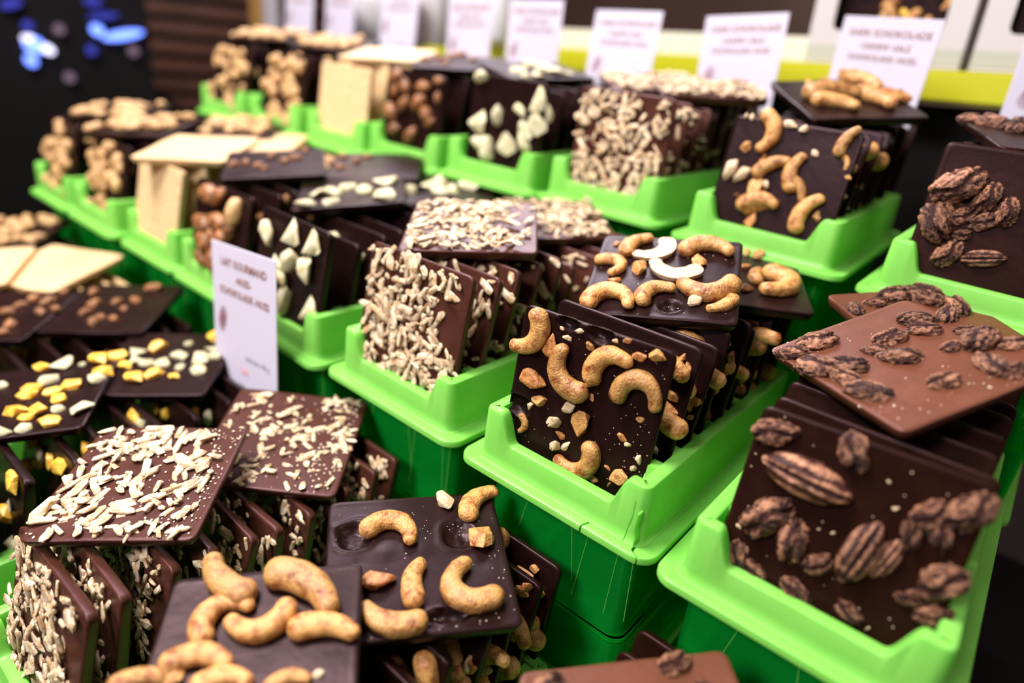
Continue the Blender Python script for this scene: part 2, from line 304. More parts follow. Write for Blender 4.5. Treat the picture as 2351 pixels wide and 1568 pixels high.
# ---------------------------------------------------------------- measured data (layout units): slab poses and topping positions
DATA = json.loads(r'''{"pose":{"cashew_front":[[-1.891,3.979,-1.304],[[0.915,-0.403,0.007],[0.384,0.868,-0.316],[0.121,0.292,0.949]],0.975],
"cashew_rear":[[-1.694,4.748,-1.4],[[0.875,-0.483,0.02],[0.482,0.867,-0.132],[0.046,0.125,0.991]],0.97],
"pecan_top":[[-0.391,3.898,-1.305],[[0.848,0.497,-0.183],[-0.529,0.813,-0.242],[0.028,0.302,0.953]],0.97],
"pecan_rear":[[-0.396,4.796,-1.344],[[0.771,0.636,0.022],[-0.626,0.764,-0.158],[-0.117,0.107,0.987]],0.92],
"almond_front":[[-3.439,3.734,-1.305],[[0.774,-0.633,0.024],[0.628,0.763,-0.153],[0.079,0.133,0.988]],1],
"almond_rear":[[-3.436,4.746,-1.371],[[0.65,-0.759,0.02],[0.754,0.643,-0.132],[0.087,0.101,0.991]],0.95],
"ginger_front":[[-5.213,3.919,-1.43],[[0.648,-0.759,-0.06],[0.748,0.649,-0.139],[0.144,0.045,0.989]],1],
"ginger_rear":[[-5.0,4.95,-1.44],[[0.711,-0.703,0.02],[0.699,0.703,-0.132],[0.078,0.108,0.991]],1],
"brown_front":[[-6.358,3.825,-1.36],[[0.567,-0.824,0.02],[0.818,0.559,-0.132],[0.097,0.091,0.991]],1],
"brown_rear":[[-5.82,4.704,-1.339],[[0.711,-0.703,0.02],[0.699,0.703,-0.132],[0.078,0.108,0.991]],0.97],
"white_front":[[-7.489,3.572,-1.38],[[0.796,-0.605,0.02],[0.602,0.787,-0.132],[0.064,0.117,0.991]],1],
"white_rear":[[-7.867,4.491,-1.433],[[0.782,-0.623,0.02],[0.62,0.774,-0.132],[0.066,0.115,0.991]],1],
"hazel_front":[[-8.95,3.6,-1.36],[[0.791,-0.612,0.02],[0.608,0.783,-0.132],[0.065,0.116,0.991]],1],
"hazel_rear":[[-8.6,4.7,-1.36],[[0.711,-0.703,0.02],[0.699,0.703,-0.132],[0.078,0.108,0.991]],1],
"cashew_back":[[-1.821,6.706,-0.134],[[0.712,-0.695,0.096],[0.693,0.675,-0.252],[0.111,0.246,0.963]],1],
"almond_back":[[-3.845,6.832,-0.213],[[0.707,-0.707,0.01],[0.701,0.699,-0.142],[0.093,0.107,0.99]],1],
"almond_back_rear":[[-3.15,6.75,-0.2],[[0.822,-0.57,0.02],[0.567,0.813,-0.132],[0.058,0.119,0.991]],1],
"ginger_back":[[-4.996,6.253,-0.233],[[0.419,-0.906,0.056],[0.905,0.411,-0.109],[0.076,0.096,0.993]],1],
"brown_back":[[-6.0,6.1,-0.25],[[0.822,-0.57,0.02],[0.567,0.813,-0.132],[0.058,0.119,0.991]],1],
"white_back":[[-7.25,6.05,-0.26],[[0.868,-0.496,0.02],[0.494,0.859,-0.132],[0.048,0.124,0.991]],1],
"hazel_back_1":[[-8.6,6.2,-0.24],[[0.868,-0.496,0.02],[0.494,0.859,-0.132],[0.048,0.124,0.991]],1],
"hazel_back_2":[[-10.0,6.1,-0.24],[[0.868,-0.496,0.02],[0.494,0.859,-0.132],[0.048,0.124,0.991]],1],
"pecan_back":[[-0.219,6.178,-0.205],[[0.907,-0.419,0.02],[0.418,0.899,-0.132],[0.037,0.128,0.991]],1],
"f_almond_front":[[-3.789,1.281,-2.698],[[0.74,-0.672,0.029],[0.667,0.727,-0.164],[0.089,0.141,0.986]],0.985],
"f_almond_rear":[[-3.736,2.224,-2.767],[[0.775,-0.62,0.121],[0.632,0.763,-0.136],[-0.008,0.182,0.983]],1],
"f_cashew_rear":[[-2.077,2.022,-2.661],[[0.613,-0.789,0.042],[0.79,0.61,-0.062],[0.024,0.071,0.997]],1],
"f_cashew_front":[[-2.115,1.064,-2.646],[[0.642,-0.765,0.043],[0.762,0.631,-0.142],[0.082,0.124,0.989]],0.93],
"f_yellow_front":[[-5.596,1.175,-2.887],[[0.572,-0.82,-0.013],[0.813,0.569,-0.125],[0.11,0.061,0.992]],1],
"f_yellow_rear":[[-5.48,2.158,-2.818],[[0.725,-0.688,0.02],[0.684,0.717,-0.132],[0.076,0.109,0.991]],1],
"f_brown_front":[[-7.311,1.443,-2.82],[[0.733,-0.68,0.0],[0.674,0.727,-0.135],[0.091,0.099,0.991]],1],
"f_brown_rear":[[-6.744,2.231,-2.74],[[0.74,-0.672,0.02],[0.668,0.732,-0.132],[0.074,0.111,0.991]],1],
"f_white_rear":[[-8.19,2.168,-2.72],[[0.904,-0.427,0.02],[0.426,0.895,-0.132],[0.038,0.128,0.991]],1],
"f_white_front":[[-8.578,1.506,-2.729],[[0.553,-0.833,0.02],[0.827,0.546,-0.132],[0.098,0.089,0.991]],1],
"f_hazel_rear":[[-9.779,2.226,-2.74],[[0.695,-0.719,0.02],[0.715,0.687,-0.132],[0.081,0.106,0.991]],1],
"f_pecan":[[-0.498,1.893,-2.665],[[0.676,-0.737,0.018],[0.728,0.663,-0.177],[0.119,0.133,0.984]],1],
"hazel_far":[[-10.2,3.8,-1.36],[[0.791,-0.612,0.02],[0.608,0.783,-0.132],[0.065,0.116,0.991]],1],
"A":[[-1.789,3.011,-1.899],[[0.993,-0.011,0.116],[0.116,0.098,-0.988],[0.0,0.995,0.099]],0.972],
"P":[[-0.299,3.026,-1.965],[[0.995,-0.022,0.102],[0.104,0.213,-0.972],[0.0,0.977,0.214]],0.985],
"Alm":[[-3.264,2.961,-1.901],[[1.0,-0.005,0.029],[0.029,0.172,-0.985],[0.0,0.985,0.172]],1],
"Gin":[[-4.722,2.909,-1.959],[[1.0,0.005,-0.028],[-0.029,0.167,-0.986],[0.0,0.986,0.167]],1],
"Bro":[[-6.078,3.014,-1.986],[[1.0,0.0,-0.002],[-0.002,0.205,-0.979],[0.0,0.979,0.205]],1],
"Whi":[[-7.465,3.041,-2.007],[[1.0,0.002,-0.009],[-0.009,0.2,-0.98],[0.0,0.98,0.2]],1],
"bPec":[[-0.248,5.34,-0.781],[[0.999,-0.009,0.052],[0.053,0.178,-0.983],[0.0,0.984,0.179]],1],
"bCas":[[-1.798,5.471,-0.823],[[1.0,0.003,-0.014],[-0.014,0.214,-0.977],[0.0,0.977,0.214]],1],
"bAlm":[[-3.323,5.493,-0.781],[[1.0,0.001,-0.015],[-0.015,0.06,-0.998],[0.0,0.998,0.061]],1],
"bGin":[[-4.64,5.379,-0.802],[[0.999,0.002,-0.035],[-0.035,0.052,-0.998],[0.0,0.999,0.052]],1],
"bBro":[[-6.05,5.389,-0.893],[[0.999,0.005,-0.046],[-0.046,0.107,-0.993],[0.0,0.994,0.107]],1],
"bWhi":[[-7.313,5.359,-0.931],[[1.0,0.001,-0.009],[-0.009,0.118,-0.993],[0.0,0.993,0.118]],1]},"nuts":{"A":[["cashew",-0.38,0.301,240,0.266,0.132],["cashew",-0.164,0.146,126,0.282,0.134],["cashew",0.094,0.346,39,0.253,0.122],["cashew",0.34,0.249,2,0.242,0.157],["cashew",0.086,-0.388,219,0.256,0.131],["cashew_small",-0.355,-0.287,271,0.103,0.048],["bit_brown",-0.264,0.295,80,0.157,0],["bit_brown",-0.352,0.041,341,0.183,0],["bit",-0.278,-0.079,181,0.108,0],["bit_white",-0.345,-0.147,62,0.072,0],["bit_white",-0.079,-0.048,12,0.116,0],["bit_white",-0.15,-0.178,72,0.146,0],["bit",0.035,-0.111,102,0.178,0],["bit_brown",-0.092,-0.246,155,0.077,0],["bit_white",-0.112,-0.335,102,0.113,0],["bit_white",-0.041,-0.308,239,0.077,0],["bit_brown",0.293,0.415,10,0.088,0],["bit",0.391,0.456,348,0.103,0],["bit",-0.018,0.374,141,0.065,0],["bit_white",-0.179,0.385,349,0.077,0],["bit_white",-0.108,0.445,21,0.06,0],["bit_white",-0.223,0.421,126,0.042,0],["bit_white",0.128,0.465,153,0.062,0],["bit_brown",0.201,0.481,18,0.055,0],["bit_brown",0.029,0.147,34,0.066,0],["bit_brown",0.062,0.07,125,0.057,0],["bit",0.38,0.05,22,0.056,0],["bit_brown",0.301,-0.1,331,0.069,0],["bit_white",0.344,-0.131,50,0.064,0],["bit_white",0.431,-0.199,94,0.075,0],["bit_white",0.412,-0.263,94,0.064,0],["bit",0.343,-0.352,34,0.132,0],["bit_brown",0.256,-0.331,160,0.048,0],["bit_brown",0.291,-0.435,65,0.04,0],["bit_brown",0.182,-0.444,344,0.066,0],["bit_white",0.135,-0.5,342,0.134,0],["bit_white",-0.391,0.479,339,0.071,0],["bit_brown",-0.349,0.464,14,0.043,0],["bit_brown",-0.23,-0.45,193,0.026,0],["bit",-0.107,-0.319,196,0.035,0]],
"cashew_front":[["cashew",-0.349,0.074,304,0.198,0.135],["cashew_half",-0.069,0.256,225,0.266,0.125],["cashew",0.264,0.392,1,0.287,0.138],["cashew_half",0.036,0.0,165,0.282,0.145],["cashew",-0.314,-0.311,2,0.271,0.202],["cashew",-0.062,-0.219,44,0.233,0.109],["cashew",0.295,-0.21,185,0.308,0.147],["cashew_thick",0.398,-0.317,222,0.153,0.043],["cashew",-0.265,0.368,55,0.236,0.061],["bit",-0.175,0.051,66,0.147,0],["bit",0.211,0.177,285,0.144,0],["bit_white",0.22,-0.297,26,0.145,0],["bit_brown",-0.327,-0.119,8,0.097,0],["bit_brown",-0.39,0.375,50,0.067,0]],
"f_cashew_rear":[["cashew",-0.113,0.261,335,0.262,0.161],["cashew",0.384,0.42,44,0.253,0.062],["cashew",0.218,-0.255,116,0.283,0.181],["cashew",-0.177,-0.403,156,0.269,0.021],["bit_white",0.195,0.441,294,0.161,0],["bit",0.37,0.11,269,0.185,0],["bit_brown",-0.223,-0.151,354,0.184,0],["cashew_thick",-0.029,-0.173,78,0.201,0]],
"f_cashew_front":[["cashew_thick",-0.222,0.447,130,0.269,0.051],["cashew_thick",0.215,0.334,319,0.313,0.071],["cashew",-0.224,0.255,39,0.257,0.143],["cashew",0.004,0.116,188,0.27,0.132],["cashew",-0.244,0.022,353,0.253,0.094],["cashew",-0.115,-0.108,358,0.214,0.072],["cashew",0.18,-0.153,6,0.161,0.043],["cashew_thick",0.339,0.077,347,0.23,0],["bit",-0.354,-0.076,96,0.12,0],["bit_white",0.309,-0.149,352,0.075,0],["cashew_thick",-0.5,-0.079,4,0.164,0]],
"cashew_rear":[["cashew",0.343,-0.126,255,0.34,0.197],["cashew_thick",0.155,0.025,81,0.165,0],["bit",0.052,-0.23,16,0.113,0],["bit",0.221,0.466,64,0.144,0],["bit",0.134,0.5,50,0.103,0],["bit_brown",0.096,0.202,16,0.097,0]],
"P":[["pecan_half",-0.214,0.228,175,0.42,0.053],["pecan_half",0.11,-0.018,259,0.346,0.004],["pecan_half",0.214,-0.0,255,0.222,0.015],["pecan_chunk",-0.061,0.43,108,0.145,0],["pecan_chunk",-0.415,0.388,22,0.162,0],["pecan_chunk",-0.318,-0.037,46,0.211,0],["pecan_chunk",-0.178,-0.103,90,0.174,0],["pecan_chunk",-0.395,-0.303,98,0.123,0],["pecan_chunk",-0.298,-0.346,330,0.121,0],["pecan_bit",-0.037,-0.164,49,0.109,0],["pecan_bit",0.308,0.278,48,0.122,0],["pecan_bit",0.271,0.157,100,0.1,0],["pecan_bit",0.371,0.215,108,0.101,0],["pecan_chunk",0.441,0.363,59,0.162,0],["pecan_chunk",0.448,0.01,41,0.161,0],["pecan_bit",0.358,-0.127,30,0.086,0],["pecan_chunk",0.461,-0.159,31,0.119,0],["pecan_chunk",-0.082,-0.35,330,0.139,0],["pecan_bit",0.155,-0.326,341,0.094,0],["bit_white",-0.433,-0.156,155,0.034,0],["bit_white",-0.025,0.013,50,0.026,0],["bit_white",0.182,0.244,200,0.037,0],["bit_white",0.184,0.428,270,0.021,0],["bit_white",0.115,0.35,130,0.024,0],["bit_white",0.254,-0.356,210,0.021,0],["bit_white",-0.262,-0.239,160,0.018,0],["bit_white",-0.084,0.005,225,0.022,0]],
"pecan_top":[["pecan_chunk",-0.383,-0.253,73,0.187,0],["pecan_bit",-0.365,-0.435,52,0.13,0],["pecan_bit",-0.161,-0.435,33,0.176,0],["pecan_bit",-0.083,-0.307,53,0.159,0],["pecan_chunk",0.01,-0.389,1,0.129,0],["pecan_chunk",0.166,-0.393,34,0.172,0],["pecan_chunk",-0.178,0.08,89,0.148,0],["pecan_bit",-0.123,-0.073,52,0.106,0],["pecan_bit",0.002,-0.031,53,0.153,0],["pecan_chunk",-0.247,0.328,50,0.156,0],["pecan_bit",-0.14,0.277,51,0.132,0],["pecan_chunk",-0.189,0.5,125,0.146,0],["pecan_chunk",0.076,0.253,73,0.111,0],["pecan_chunk",0.113,0.394,100,0.194,0],["pecan_chunk",0.31,0.239,340,0.172,0],["pecan_chunk",0.291,-0.048,73,0.129,0],["pecan_chunk",0.406,0.28,88,0.122,0],["pecan_bit",-0.016,0.428,73,0.089,0],["pecan_chunk",0.222,0.485,73,0.129,0],["crumb",-0.5,-0.219,260,0.028,0],["crumb",-0.496,-0.37,270,0.021,0],["crumb",-0.5,-0.204,15,0.018,0],["crumb",-0.481,-0.085,345,0.024,0],["crumb",-0.44,0.262,275,0.017,0],["crumb",-0.396,0.339,270,0.023,0],["crumb",-0.347,0.37,255,0.02,0],["crumb",-0.296,0.456,320,0.028,0],["crumb",0.165,-0.156,65,0.032,0],["crumb",0.312,-0.375,330,0.031,0],["crumb",0.227,-0.5,166,0.027,0],["crumb",0.054,0.06,165,0.025,0],["crumb",0.434,0.087,140,0.033,0],["crumb",0.182,0.068,100,0.029,0],["crumb",-0.153,-0.137,230,0.022,0],["crumb",-0.469,-0.007,144,0.024,0],["crumb",-0.337,-0.272,290,0.02,0],["crumb",-0.308,0.361,130,0.017,0]],
"pecan_rear":[["pecan_bit",-0.4,-0.011,99,0.192,0],["pecan_bit",-0.324,-0.217,82,0.119,0],["pecan_chunk",-0.24,-0.433,359,0.136,0],["pecan_chunk",-0.35,0.195,29,0.243,0],["pecan_chunk",-0.189,0.31,341,0.198,0]],
"bPec":[["pecan_chunk",-0.346,0.234,41,0.234,0.041],["pecan_half",-0.064,-0.191,15,0.25,0.022],["pecan_chunk",-0.355,0.161,109,0.104,0],["pecan_chunk",-0.167,0.194,72,0.148,0],["pecan_chunk",-0.035,0.123,92,0.139,0],["pecan_chunk",-0.263,0.05,37,0.13,0],["pecan_chunk",-0.134,0.04,31,0.139,0],["pecan_chunk",-0.389,-0.036,301,0.202,0],["pecan_chunk",-0.362,0.034,297,0.133,0],["pecan_bit",-0.217,-0.07,14,0.079,0],["pecan_chunk",-0.262,-0.203,61,0.152,0],["pecan_bit",-0.308,0.125,313,0.047,0]],
"pecan_back":[["pecan_chunk",-0.446,0.378,24,0.159,0],["pecan_chunk",-0.329,0.305,325,0.171,0],["pecan_chunk",-0.229,0.228,24,0.168,0],["pecan_chunk",-0.218,0.088,24,0.136,0],["pecan_chunk",-0.08,0.5,69,0.121,0]],
"bCas":[["cashew",-0.165,0.403,275,0.256,0.116],["cashew",0.061,0.147,87,0.229,0.086],["cashew",0.247,-0.114,67,0.254,0.096],["cashew",-0.102,-0.106,12,0.248,0.077],["cashew_small",0.445,0.282,294,0.087,0.029],["bit",-0.347,0.259,55,0.099,0],["bit_white",-0.378,0.492,76,0.067,0],["bit_white",-0.42,0.5,50,0.067,0],["bit_white",-0.055,0.482,170,0.106,0],["bit_white",0.063,0.47,235,0.103,0],["cashew_thick",0.395,0.435,67,0.159,0],["bit_white",0.197,0.3,115,0.082,0],["bit",0.485,0.178,345,0.048,0],["bit_white",-0.413,0.065,76,0.171,0],["bit_white",-0.307,0.046,54,0.152,0],["cashew_thick",-0.084,0.159,31,0.196,0],["bit",-0.165,-0.029,66,0.163,0],["cashew_thick",0.173,0.026,308,0.137,0],["bit_white",-0.096,0.009,345,0.107,0],["bit_brown",-0.084,-0.194,23,0.201,0],["bit_brown",-0.107,-0.295,67,0.133,0],["bit",0.369,-0.151,90,0.087,0],["bit_brown",-0.301,-0.121,10,0.041,0],["bit_brown",-0.195,0.2,250,0.078,0]],
"cashew_back":[["cashew_thick",-0.109,0.017,357,0.332,0],["cashew_thick",-0.174,-0.204,325,0.254,0],["cashew_thick",0.213,-0.124,294,0.275,0],["cashew_thick",0.324,0.319,292,0.274,0],["bit",0.238,0.494,22,0.261,0],["bit",0.428,-0.083,323,0.208,0],["bit_brown",0.424,0.045,357,0.194,0],["bit",-0.197,0.314,279,0.163,0],["bit_brown",0.009,0.446,358,0.111,0],["bit",0.368,0.5,43,0.17,0]],
"Gin":[["ginger",-0.346,0.266,310,0.22,0],["ginger",-0.001,0.371,300,0.22,0],["ginger",0.3,0.361,310,0.22,0],["ginger",0.074,0.162,30,0.22,0],["ginger",0.307,0.147,160,0.22,0],["ginger",-0.097,0.047,95,0.22,0],["ginger",-0.059,-0.061,320,0.22,0],["ginger",0.026,-0.171,60,0.22,0],["ginger",0.376,-0.166,305,0.219,0]],
"ginger_front":[["ginger",-0.385,-0.372,176,0.201,0],["ginger",-0.3,-0.051,350,0.192,0],["ginger",-0.14,-0.026,130,0.22,0],["ginger",-0.135,-0.397,20,0.146,0],["ginger",-0.021,0.084,0,0.156,0],["ginger",0.145,-0.094,109,0.19,0],["ginger",0.358,-0.34,185,0.22,0],["ginger",0.32,0.211,185,0.209,0]],
"ginger_rear":[["ginger",-0.436,0.433,40,0.22,0],["ginger",-0.312,-0.173,50,0.217,0],["ginger",-0.163,0.025,220,0.203,0],["ginger",-0.025,0.165,90,0.22,0],["ginger",0.004,-0.195,155,0.22,0],["ginger",0.143,-0.096,90,0.22,0],["ginger",0.264,0.006,315,0.204,0]],
"bGin":[["ginger",-0.342,0.432,15,0.22,0],["ginger",-0.355,0.03,270,0.22,0],["ginger",-0.034,0.137,80,0.214,0],["ginger",0.22,0.157,330,0.22,0],["ginger",0.452,0.131,180,0.22,0],["ginger",0.324,0.053,210,0.202,0],["ginger",-0.279,-0.148,170,0.22,0],["ginger",-0.153,-0.207,90,0.22,0],["ginger",0.1,-0.118,180,0.22,0],["ginger",0.363,-0.045,110,0.22,0],["ginger",0.432,0.33,230,0.213,0]],
"ginger_back":[["ginger",-0.247,-0.107,30,0.189,0],["ginger",0.027,0.192,130,0.201,0],["ginger",0.039,-0.102,0,0.215,0],["ginger",0.079,-0.289,30,0.192,0],["ginger",-0.154,-0.38,180,0.167,0],["ginger",0.233,-0.288,230,0.156,0],["ginger",-0.377,-0.467,330,0.143,0]],
"bBro":[["caramel_nut",-0.342,0.424,25,0.256,0],["caramel_nut",-0.137,0.328,310,0.249,0],["caramel_nut",-0.328,0.272,80,0.201,0],["caramel_nut",0.161,0.361,0,0.237,0],["caramel_nut",0.406,0.453,180,0.176,0],["caramel_nut",-0.341,0.026,320,0.29,0],["caramel_nut",-0.129,0.141,230,0.251,0],["caramel_nut",0.127,0.191,45,0.267,0],["caramel_nut",0.273,0.076,320,0.236,0],["caramel_nut",0.417,0.276,100,0.152,0],["caramel_nut",-0.277,-0.159,20,0.232,0],["caramel_nut",0.047,-0.18,230,0.248,0],["caramel_nut",0.342,0.002,30,0.183,0]],
"brown_back":[["caramel_nut",-0.42,-0.032,320,0.166,0],["caramel_nut",-0.307,0.143,30,0.151,0],["caramel_nut",-0.189,0.324,100,0.154,0],["caramel_nut",-0.104,0.499,30,0.177,0],["caramel_nut",0.11,0.15,260,0.152,0],["caramel_nut",-0.161,-0.204,340,0.145,0]],
"f_yellow_rear":[["ginger",-0.31,0.163,235,0.137,0],["mango",-0.144,0.236,65,0.16,0],["ginger",0.084,0.311,315,0.081,0],["mango",-0.438,0.065,210,0.156,0],["ginger",-0.129,-0.029,195,0.126,0],["ginger",0.01,-0.042,205,0.14,0],["ginger",0.1,0.073,324,0.136,0],["ginger",-0.257,0.024,130,0.113,0],["mango",0.002,-0.212,43,0.144,0],["mango",-0.134,-0.276,150,0.162,0],["mango",-0.307,-0.07,130,0.111,0],["ginger",0.272,0.013,265,0.171,0],["ginger",0.354,-0.16,135,0.153,0],["ginger",0.166,-0.108,101,0.098,0],["mango",0.169,-0.238,160,0.089,0],["mango",0.296,0.413,321,0.158,0],["ginger",0.319,0.21,275,0.117,0],["ginger",0.432,0.225,50,0.118,0],["ginger",0.396,0.069,345,0.115,0]],
"f_yellow_front":[["mango",-0.079,0.494,325,0.124,0],["ginger",0.071,0.5,220,0.167,0],["ginger",0.232,0.483,314,0.063,0],["mango",0.368,0.5,130,0.176,0],["mango",0.451,0.274,347,0.143,0],["ginger",0.401,0.18,9,0.148,0],["ginger",0.067,0.24,9,0.14,0],["mango",-0.032,0.142,347,0.144,0],["mango",-0.035,0.045,347,0.142,0],["mango",0.258,0.124,347,0.145,0],["mango",0.219,-0.063,290,0.122,0],["mango",0.137,0.053,210,0.117,0],["ginger",-0.275,0.249,145,0.105,0],["mango",-0.05,-0.195,190,0.149,0],["mango",0.113,-0.2,290,0.143,0],["mango",0.066,-0.278,355,0.11,0],["mango",0.251,-0.39,347,0.14,0],["ginger",0.243,-0.22,7,0.106,0],["ginger",0.417,-0.272,347,0.175,0],["ginger",0.09,-0.428,347,0.12,0],["ginger",-0.023,-0.426,125,0.113,0]],
"f_brown_rear":[["caramel_nut",-0.209,0.019,170,0.142,0],["caramel_nut",-0.214,0.09,50,0.127,0],["caramel_nut",-0.201,-0.12,50,0.139,0],["caramel_nut",-0.012,-0.215,350,0.123,0],["caramel_nut",-0.023,-0.314,100,0.166,0],["caramel_nut",0.127,-0.244,320,0.138,0],["caramel_nut",-0.007,0.098,240,0.144,0],["caramel_nut",0.153,0.14,160,0.145,0],["caramel_nut",0.124,-0.04,320,0.126,0],["caramel_nut",0.216,0.408,20,0.2,0],["caramel_nut",-0.341,0.309,280,0.147,0]],
"f_brown_front":[["caramel_nut",0.051,0.033,0,0.171,0],["caramel_nut",0.091,0.173,40,0.143,0],["caramel_nut",0.133,0.319,80,0.162,0],["caramel_nut",0.32,0.244,250,0.193,0],["caramel_nut",0.342,0.47,100,0.149,0],["caramel_nut",0.362,0.03,320,0.156,0],["caramel_nut",0.244,-0.235,100,0.18,0],["caramel_nut",0.262,-0.362,340,0.148,0],["caramel_nut",0.464,0.099,330,0.142,0]],
"Bro":[["caramel_nut",-0.193,0.388,165,0.325,0],["caramel_nut",-0.048,0.4,215,0.247,0],["peanut",0.26,0.312,80,0.301,0],["caramel_nut",-0.235,0.082,170,0.34,0],["caramel_nut",0.01,0.16,170,0.318,0],["caramel_nut",0.228,0.157,260,0.272,0],["caramel_nut",-0.16,-0.073,330,0.332,0],["caramel_nut",0.118,0.017,40,0.314,0],["caramel_nut",-0.198,-0.24,150,0.264,0],["caramel_nut",0.027,-0.218,110,0.289,0],["caramel_nut",-0.105,0.018,310,0.219,0]],
"brown_front":[["caramel_nut",-0.404,-0.038,30,0.137,0],["caramel_nut",-0.288,0.003,100,0.139,0],["caramel_nut",-0.158,-0.131,200,0.137,0],["caramel_nut",-0.039,0.208,50,0.16,0],["caramel_nut",0.094,0.007,280,0.141,0],["caramel_nut",0.2,0.112,150,0.16,0],["caramel_nut",0.292,0.417,280,0.15,0],["caramel_nut",-0.091,-0.252,20,0.121,0]],
"brown_rear":[["caramel_nut",-0.5,0.046,280,0.153,0],["caramel_nut",-0.419,0.309,320,0.158,0],["caramel_nut",-0.235,0.122,260,0.156,0],["caramel_nut",-0.385,-0.133,10,0.134,0],["caramel_nut",-0.138,0.323,0,0.142,0]],
"f_pecan":[["pecan_chunk",0.24,0.46,20,0.12,0],["pecan_chunk",-0.4,0.36,40,0.2,0],["pecan_chunk",0.33,0.3,110,0.1,0],["pecan_chunk",-0.1,0.0,70,0.22,0],["pecan_half",0.15,-0.15,20,0.25,0],["pecan_chunk",-0.3,-0.2,10,0.2,0],["pecan_bit",0.1,0.2,10,0.1,0]]},"pits":{"A":[[-0.429,-0.169,0.1,0.07],[-0.194,0.467,0.08,0.045],[0.03,0.467,0.09,0.05]],
"cashew_front":[[0.074,-0.35,0.07,0.07]],
"f_cashew_rear":[[-0.346,0.211,0.1,0.11],[0.247,0.157,0.11,0.1],[0.14,-0.39,0.13,0.05]]}}''')
POSE, NUTS, PITS = DATA['pose'], DATA['nuts'], DATA['pits']
def world_of(t, R, s=1.0):
    m = Matrix(((R[0][0], R[0][1], R[0][2]), (R[1][0], R[1][1], R[1][2]), (R[2][0], R[2][1], R[2][2]))).to_4x4()
    return Matrix.Translation(W(*t)) @ m @ Matrix.Scale(S*s, 4)
CH = {'cashew': 'dark', 'pecan': 'darkred', 'almond': 'almondchoc', 'ginger': 'dark', 'caramel': 'dark', 'white': 'white', 'hazelnut': 'dark', 'mango': 'dark'}
PLAIN = {}
def plain(kind, v):
    key = (kind, v)
    if key not in PLAIN: PLAIN[key] = slab_mesh('chocolate_bar', M[kind], 8, 100+v, wob=.002, dimples=4)
    return PLAIN[key]

# ---------------------------------------------------------------- room shell and counter
def struct(name, me, loc, rot=0):
    o = link(name, me, None, Matrix.Translation(loc) @ Matrix.Rotation(rot, 4, 'Z')); o['kind'] = 'structure'; return o
struct('floor', box_mesh('floor', (12, 12, .1), M['floor']), (-1.5, 2, -.05))
back = struct('wall_back', box_mesh('wall_back', (7, .08, 3.2), M['wood2']), (-.9, 4.2, 1.6))
left = struct('wall_left', box_mesh('wall_left', (.08, 7, 3.2), M['black']), (-4.6, 1.2, 1.6))
# ---------------------------------------------------------------- the stepped counter
ctr = link('display_counter', None, None, Matrix.Translation((-.55, .42, 0)))
tag(ctr, 'black counter under all the green trays', 'counter')
link('counter_top', box_mesh('counter_top', (2.4, 1.0, .03), M['black'], .004), ctr, Matrix.Translation((0, 0, .925)))
link('cabinet', box_mesh('cabinet', (2.3, .9, .9), M['black'], .004), ctr, Matrix.Translation((0, 0, .455)))

# ---------------------------------------------------------------- green trays
RW = 0.59
def rrect(x0, x1, y0, y1, r, seg=6, fx=None):
    """anticlockwise rounded rectangle, starting at the front left; returns points and outward normals"""
    pts = []
    xs = fx or [x0+r+(x1-x0-2*r)*i/8 for i in range(9)]
    for x in xs: pts.append((x, y0, 0, -1))
    def arc(cx, cy, a0):
        for i in range(1, seg): a = a0+math.pi/2*i/seg; pts.append((cx+r*math.cos(a), cy+r*math.sin(a), math.cos(a), math.sin(a)))
    arc(x1-r, y0+r, -math.pi/2)
    for i in range(9): pts.append((x1, y0+r+(y1-y0-2*r)*i/8, 1, 0))
    arc(x1-r, y1-r, 0)
    for i in range(9): pts.append((x1-r-(x1-x0-2*r)*i/8, y1, 0, 1))
    arc(x0+r, y1-r, math.pi/2)
    for i in range(9): pts.append((x0, y1-r-(y1-y0-2*r)*i/8, -1, 0))
    arc(x0+r, y0+r, math.pi)
    return pts
HW = 0.365
def uprof(x):
    a = abs(x); lo, hi = 0.345, 0.475
    if a <= lo: return 0.165
    if a >= hi: return HW
    t = (a-lo)/(hi-lo); t = t*t*t*(t*(6*t-15)+10); return 0.165+(HW-0.165)*t
r_ = .055
FX = [-RW+r_, -.505, -.49]+[-.475+.13*i/12 for i in range(13)]+[-.28+.56*i/8 for i in range(9)]+[.345+.13*i/12 for i in range(13)]+[.49, .505, RW-r_]
def loft(pts, prof, name, m, close=True, smooth=50):
    bm = bmesh.new(); rows = []
    for (x, y, nx, ny) in pts:
        rows.append([bm.verts.new((x+nx*o, y+ny*o, z)) for (o, z) in prof(x, y)])
    n = len(rows); k = len(rows[0])
    for i in range(n):
        a, b = rows[i], rows[(i+1) % n]
        for j in range(k): bm.faces.new((a[j], b[j], b[(j+1) % k], a[(j+1) % k]))
    bmesh.ops.recalc_face_normals(bm, faces=bm.faces[:])
    return bm
def wall_mesh():
    pts = rrect(-RW, RW, .1, 2.33, r_, 7, FX)
    def prof(x, y):
        h = uprof(x) if y < .12 else HW
        return [(.045, .002), (.024, .008), (.013, .026), (.009, .06), (0, h-.022), (-.006, h-.007), (-.02, h), (-.07, h), (-.082, h-.006), (-.088, h-.02), (-.092, .0), (-.092, -.05), (.0, -.05)]
    return loft(pts, prof, 'rim_wall', M['green'])
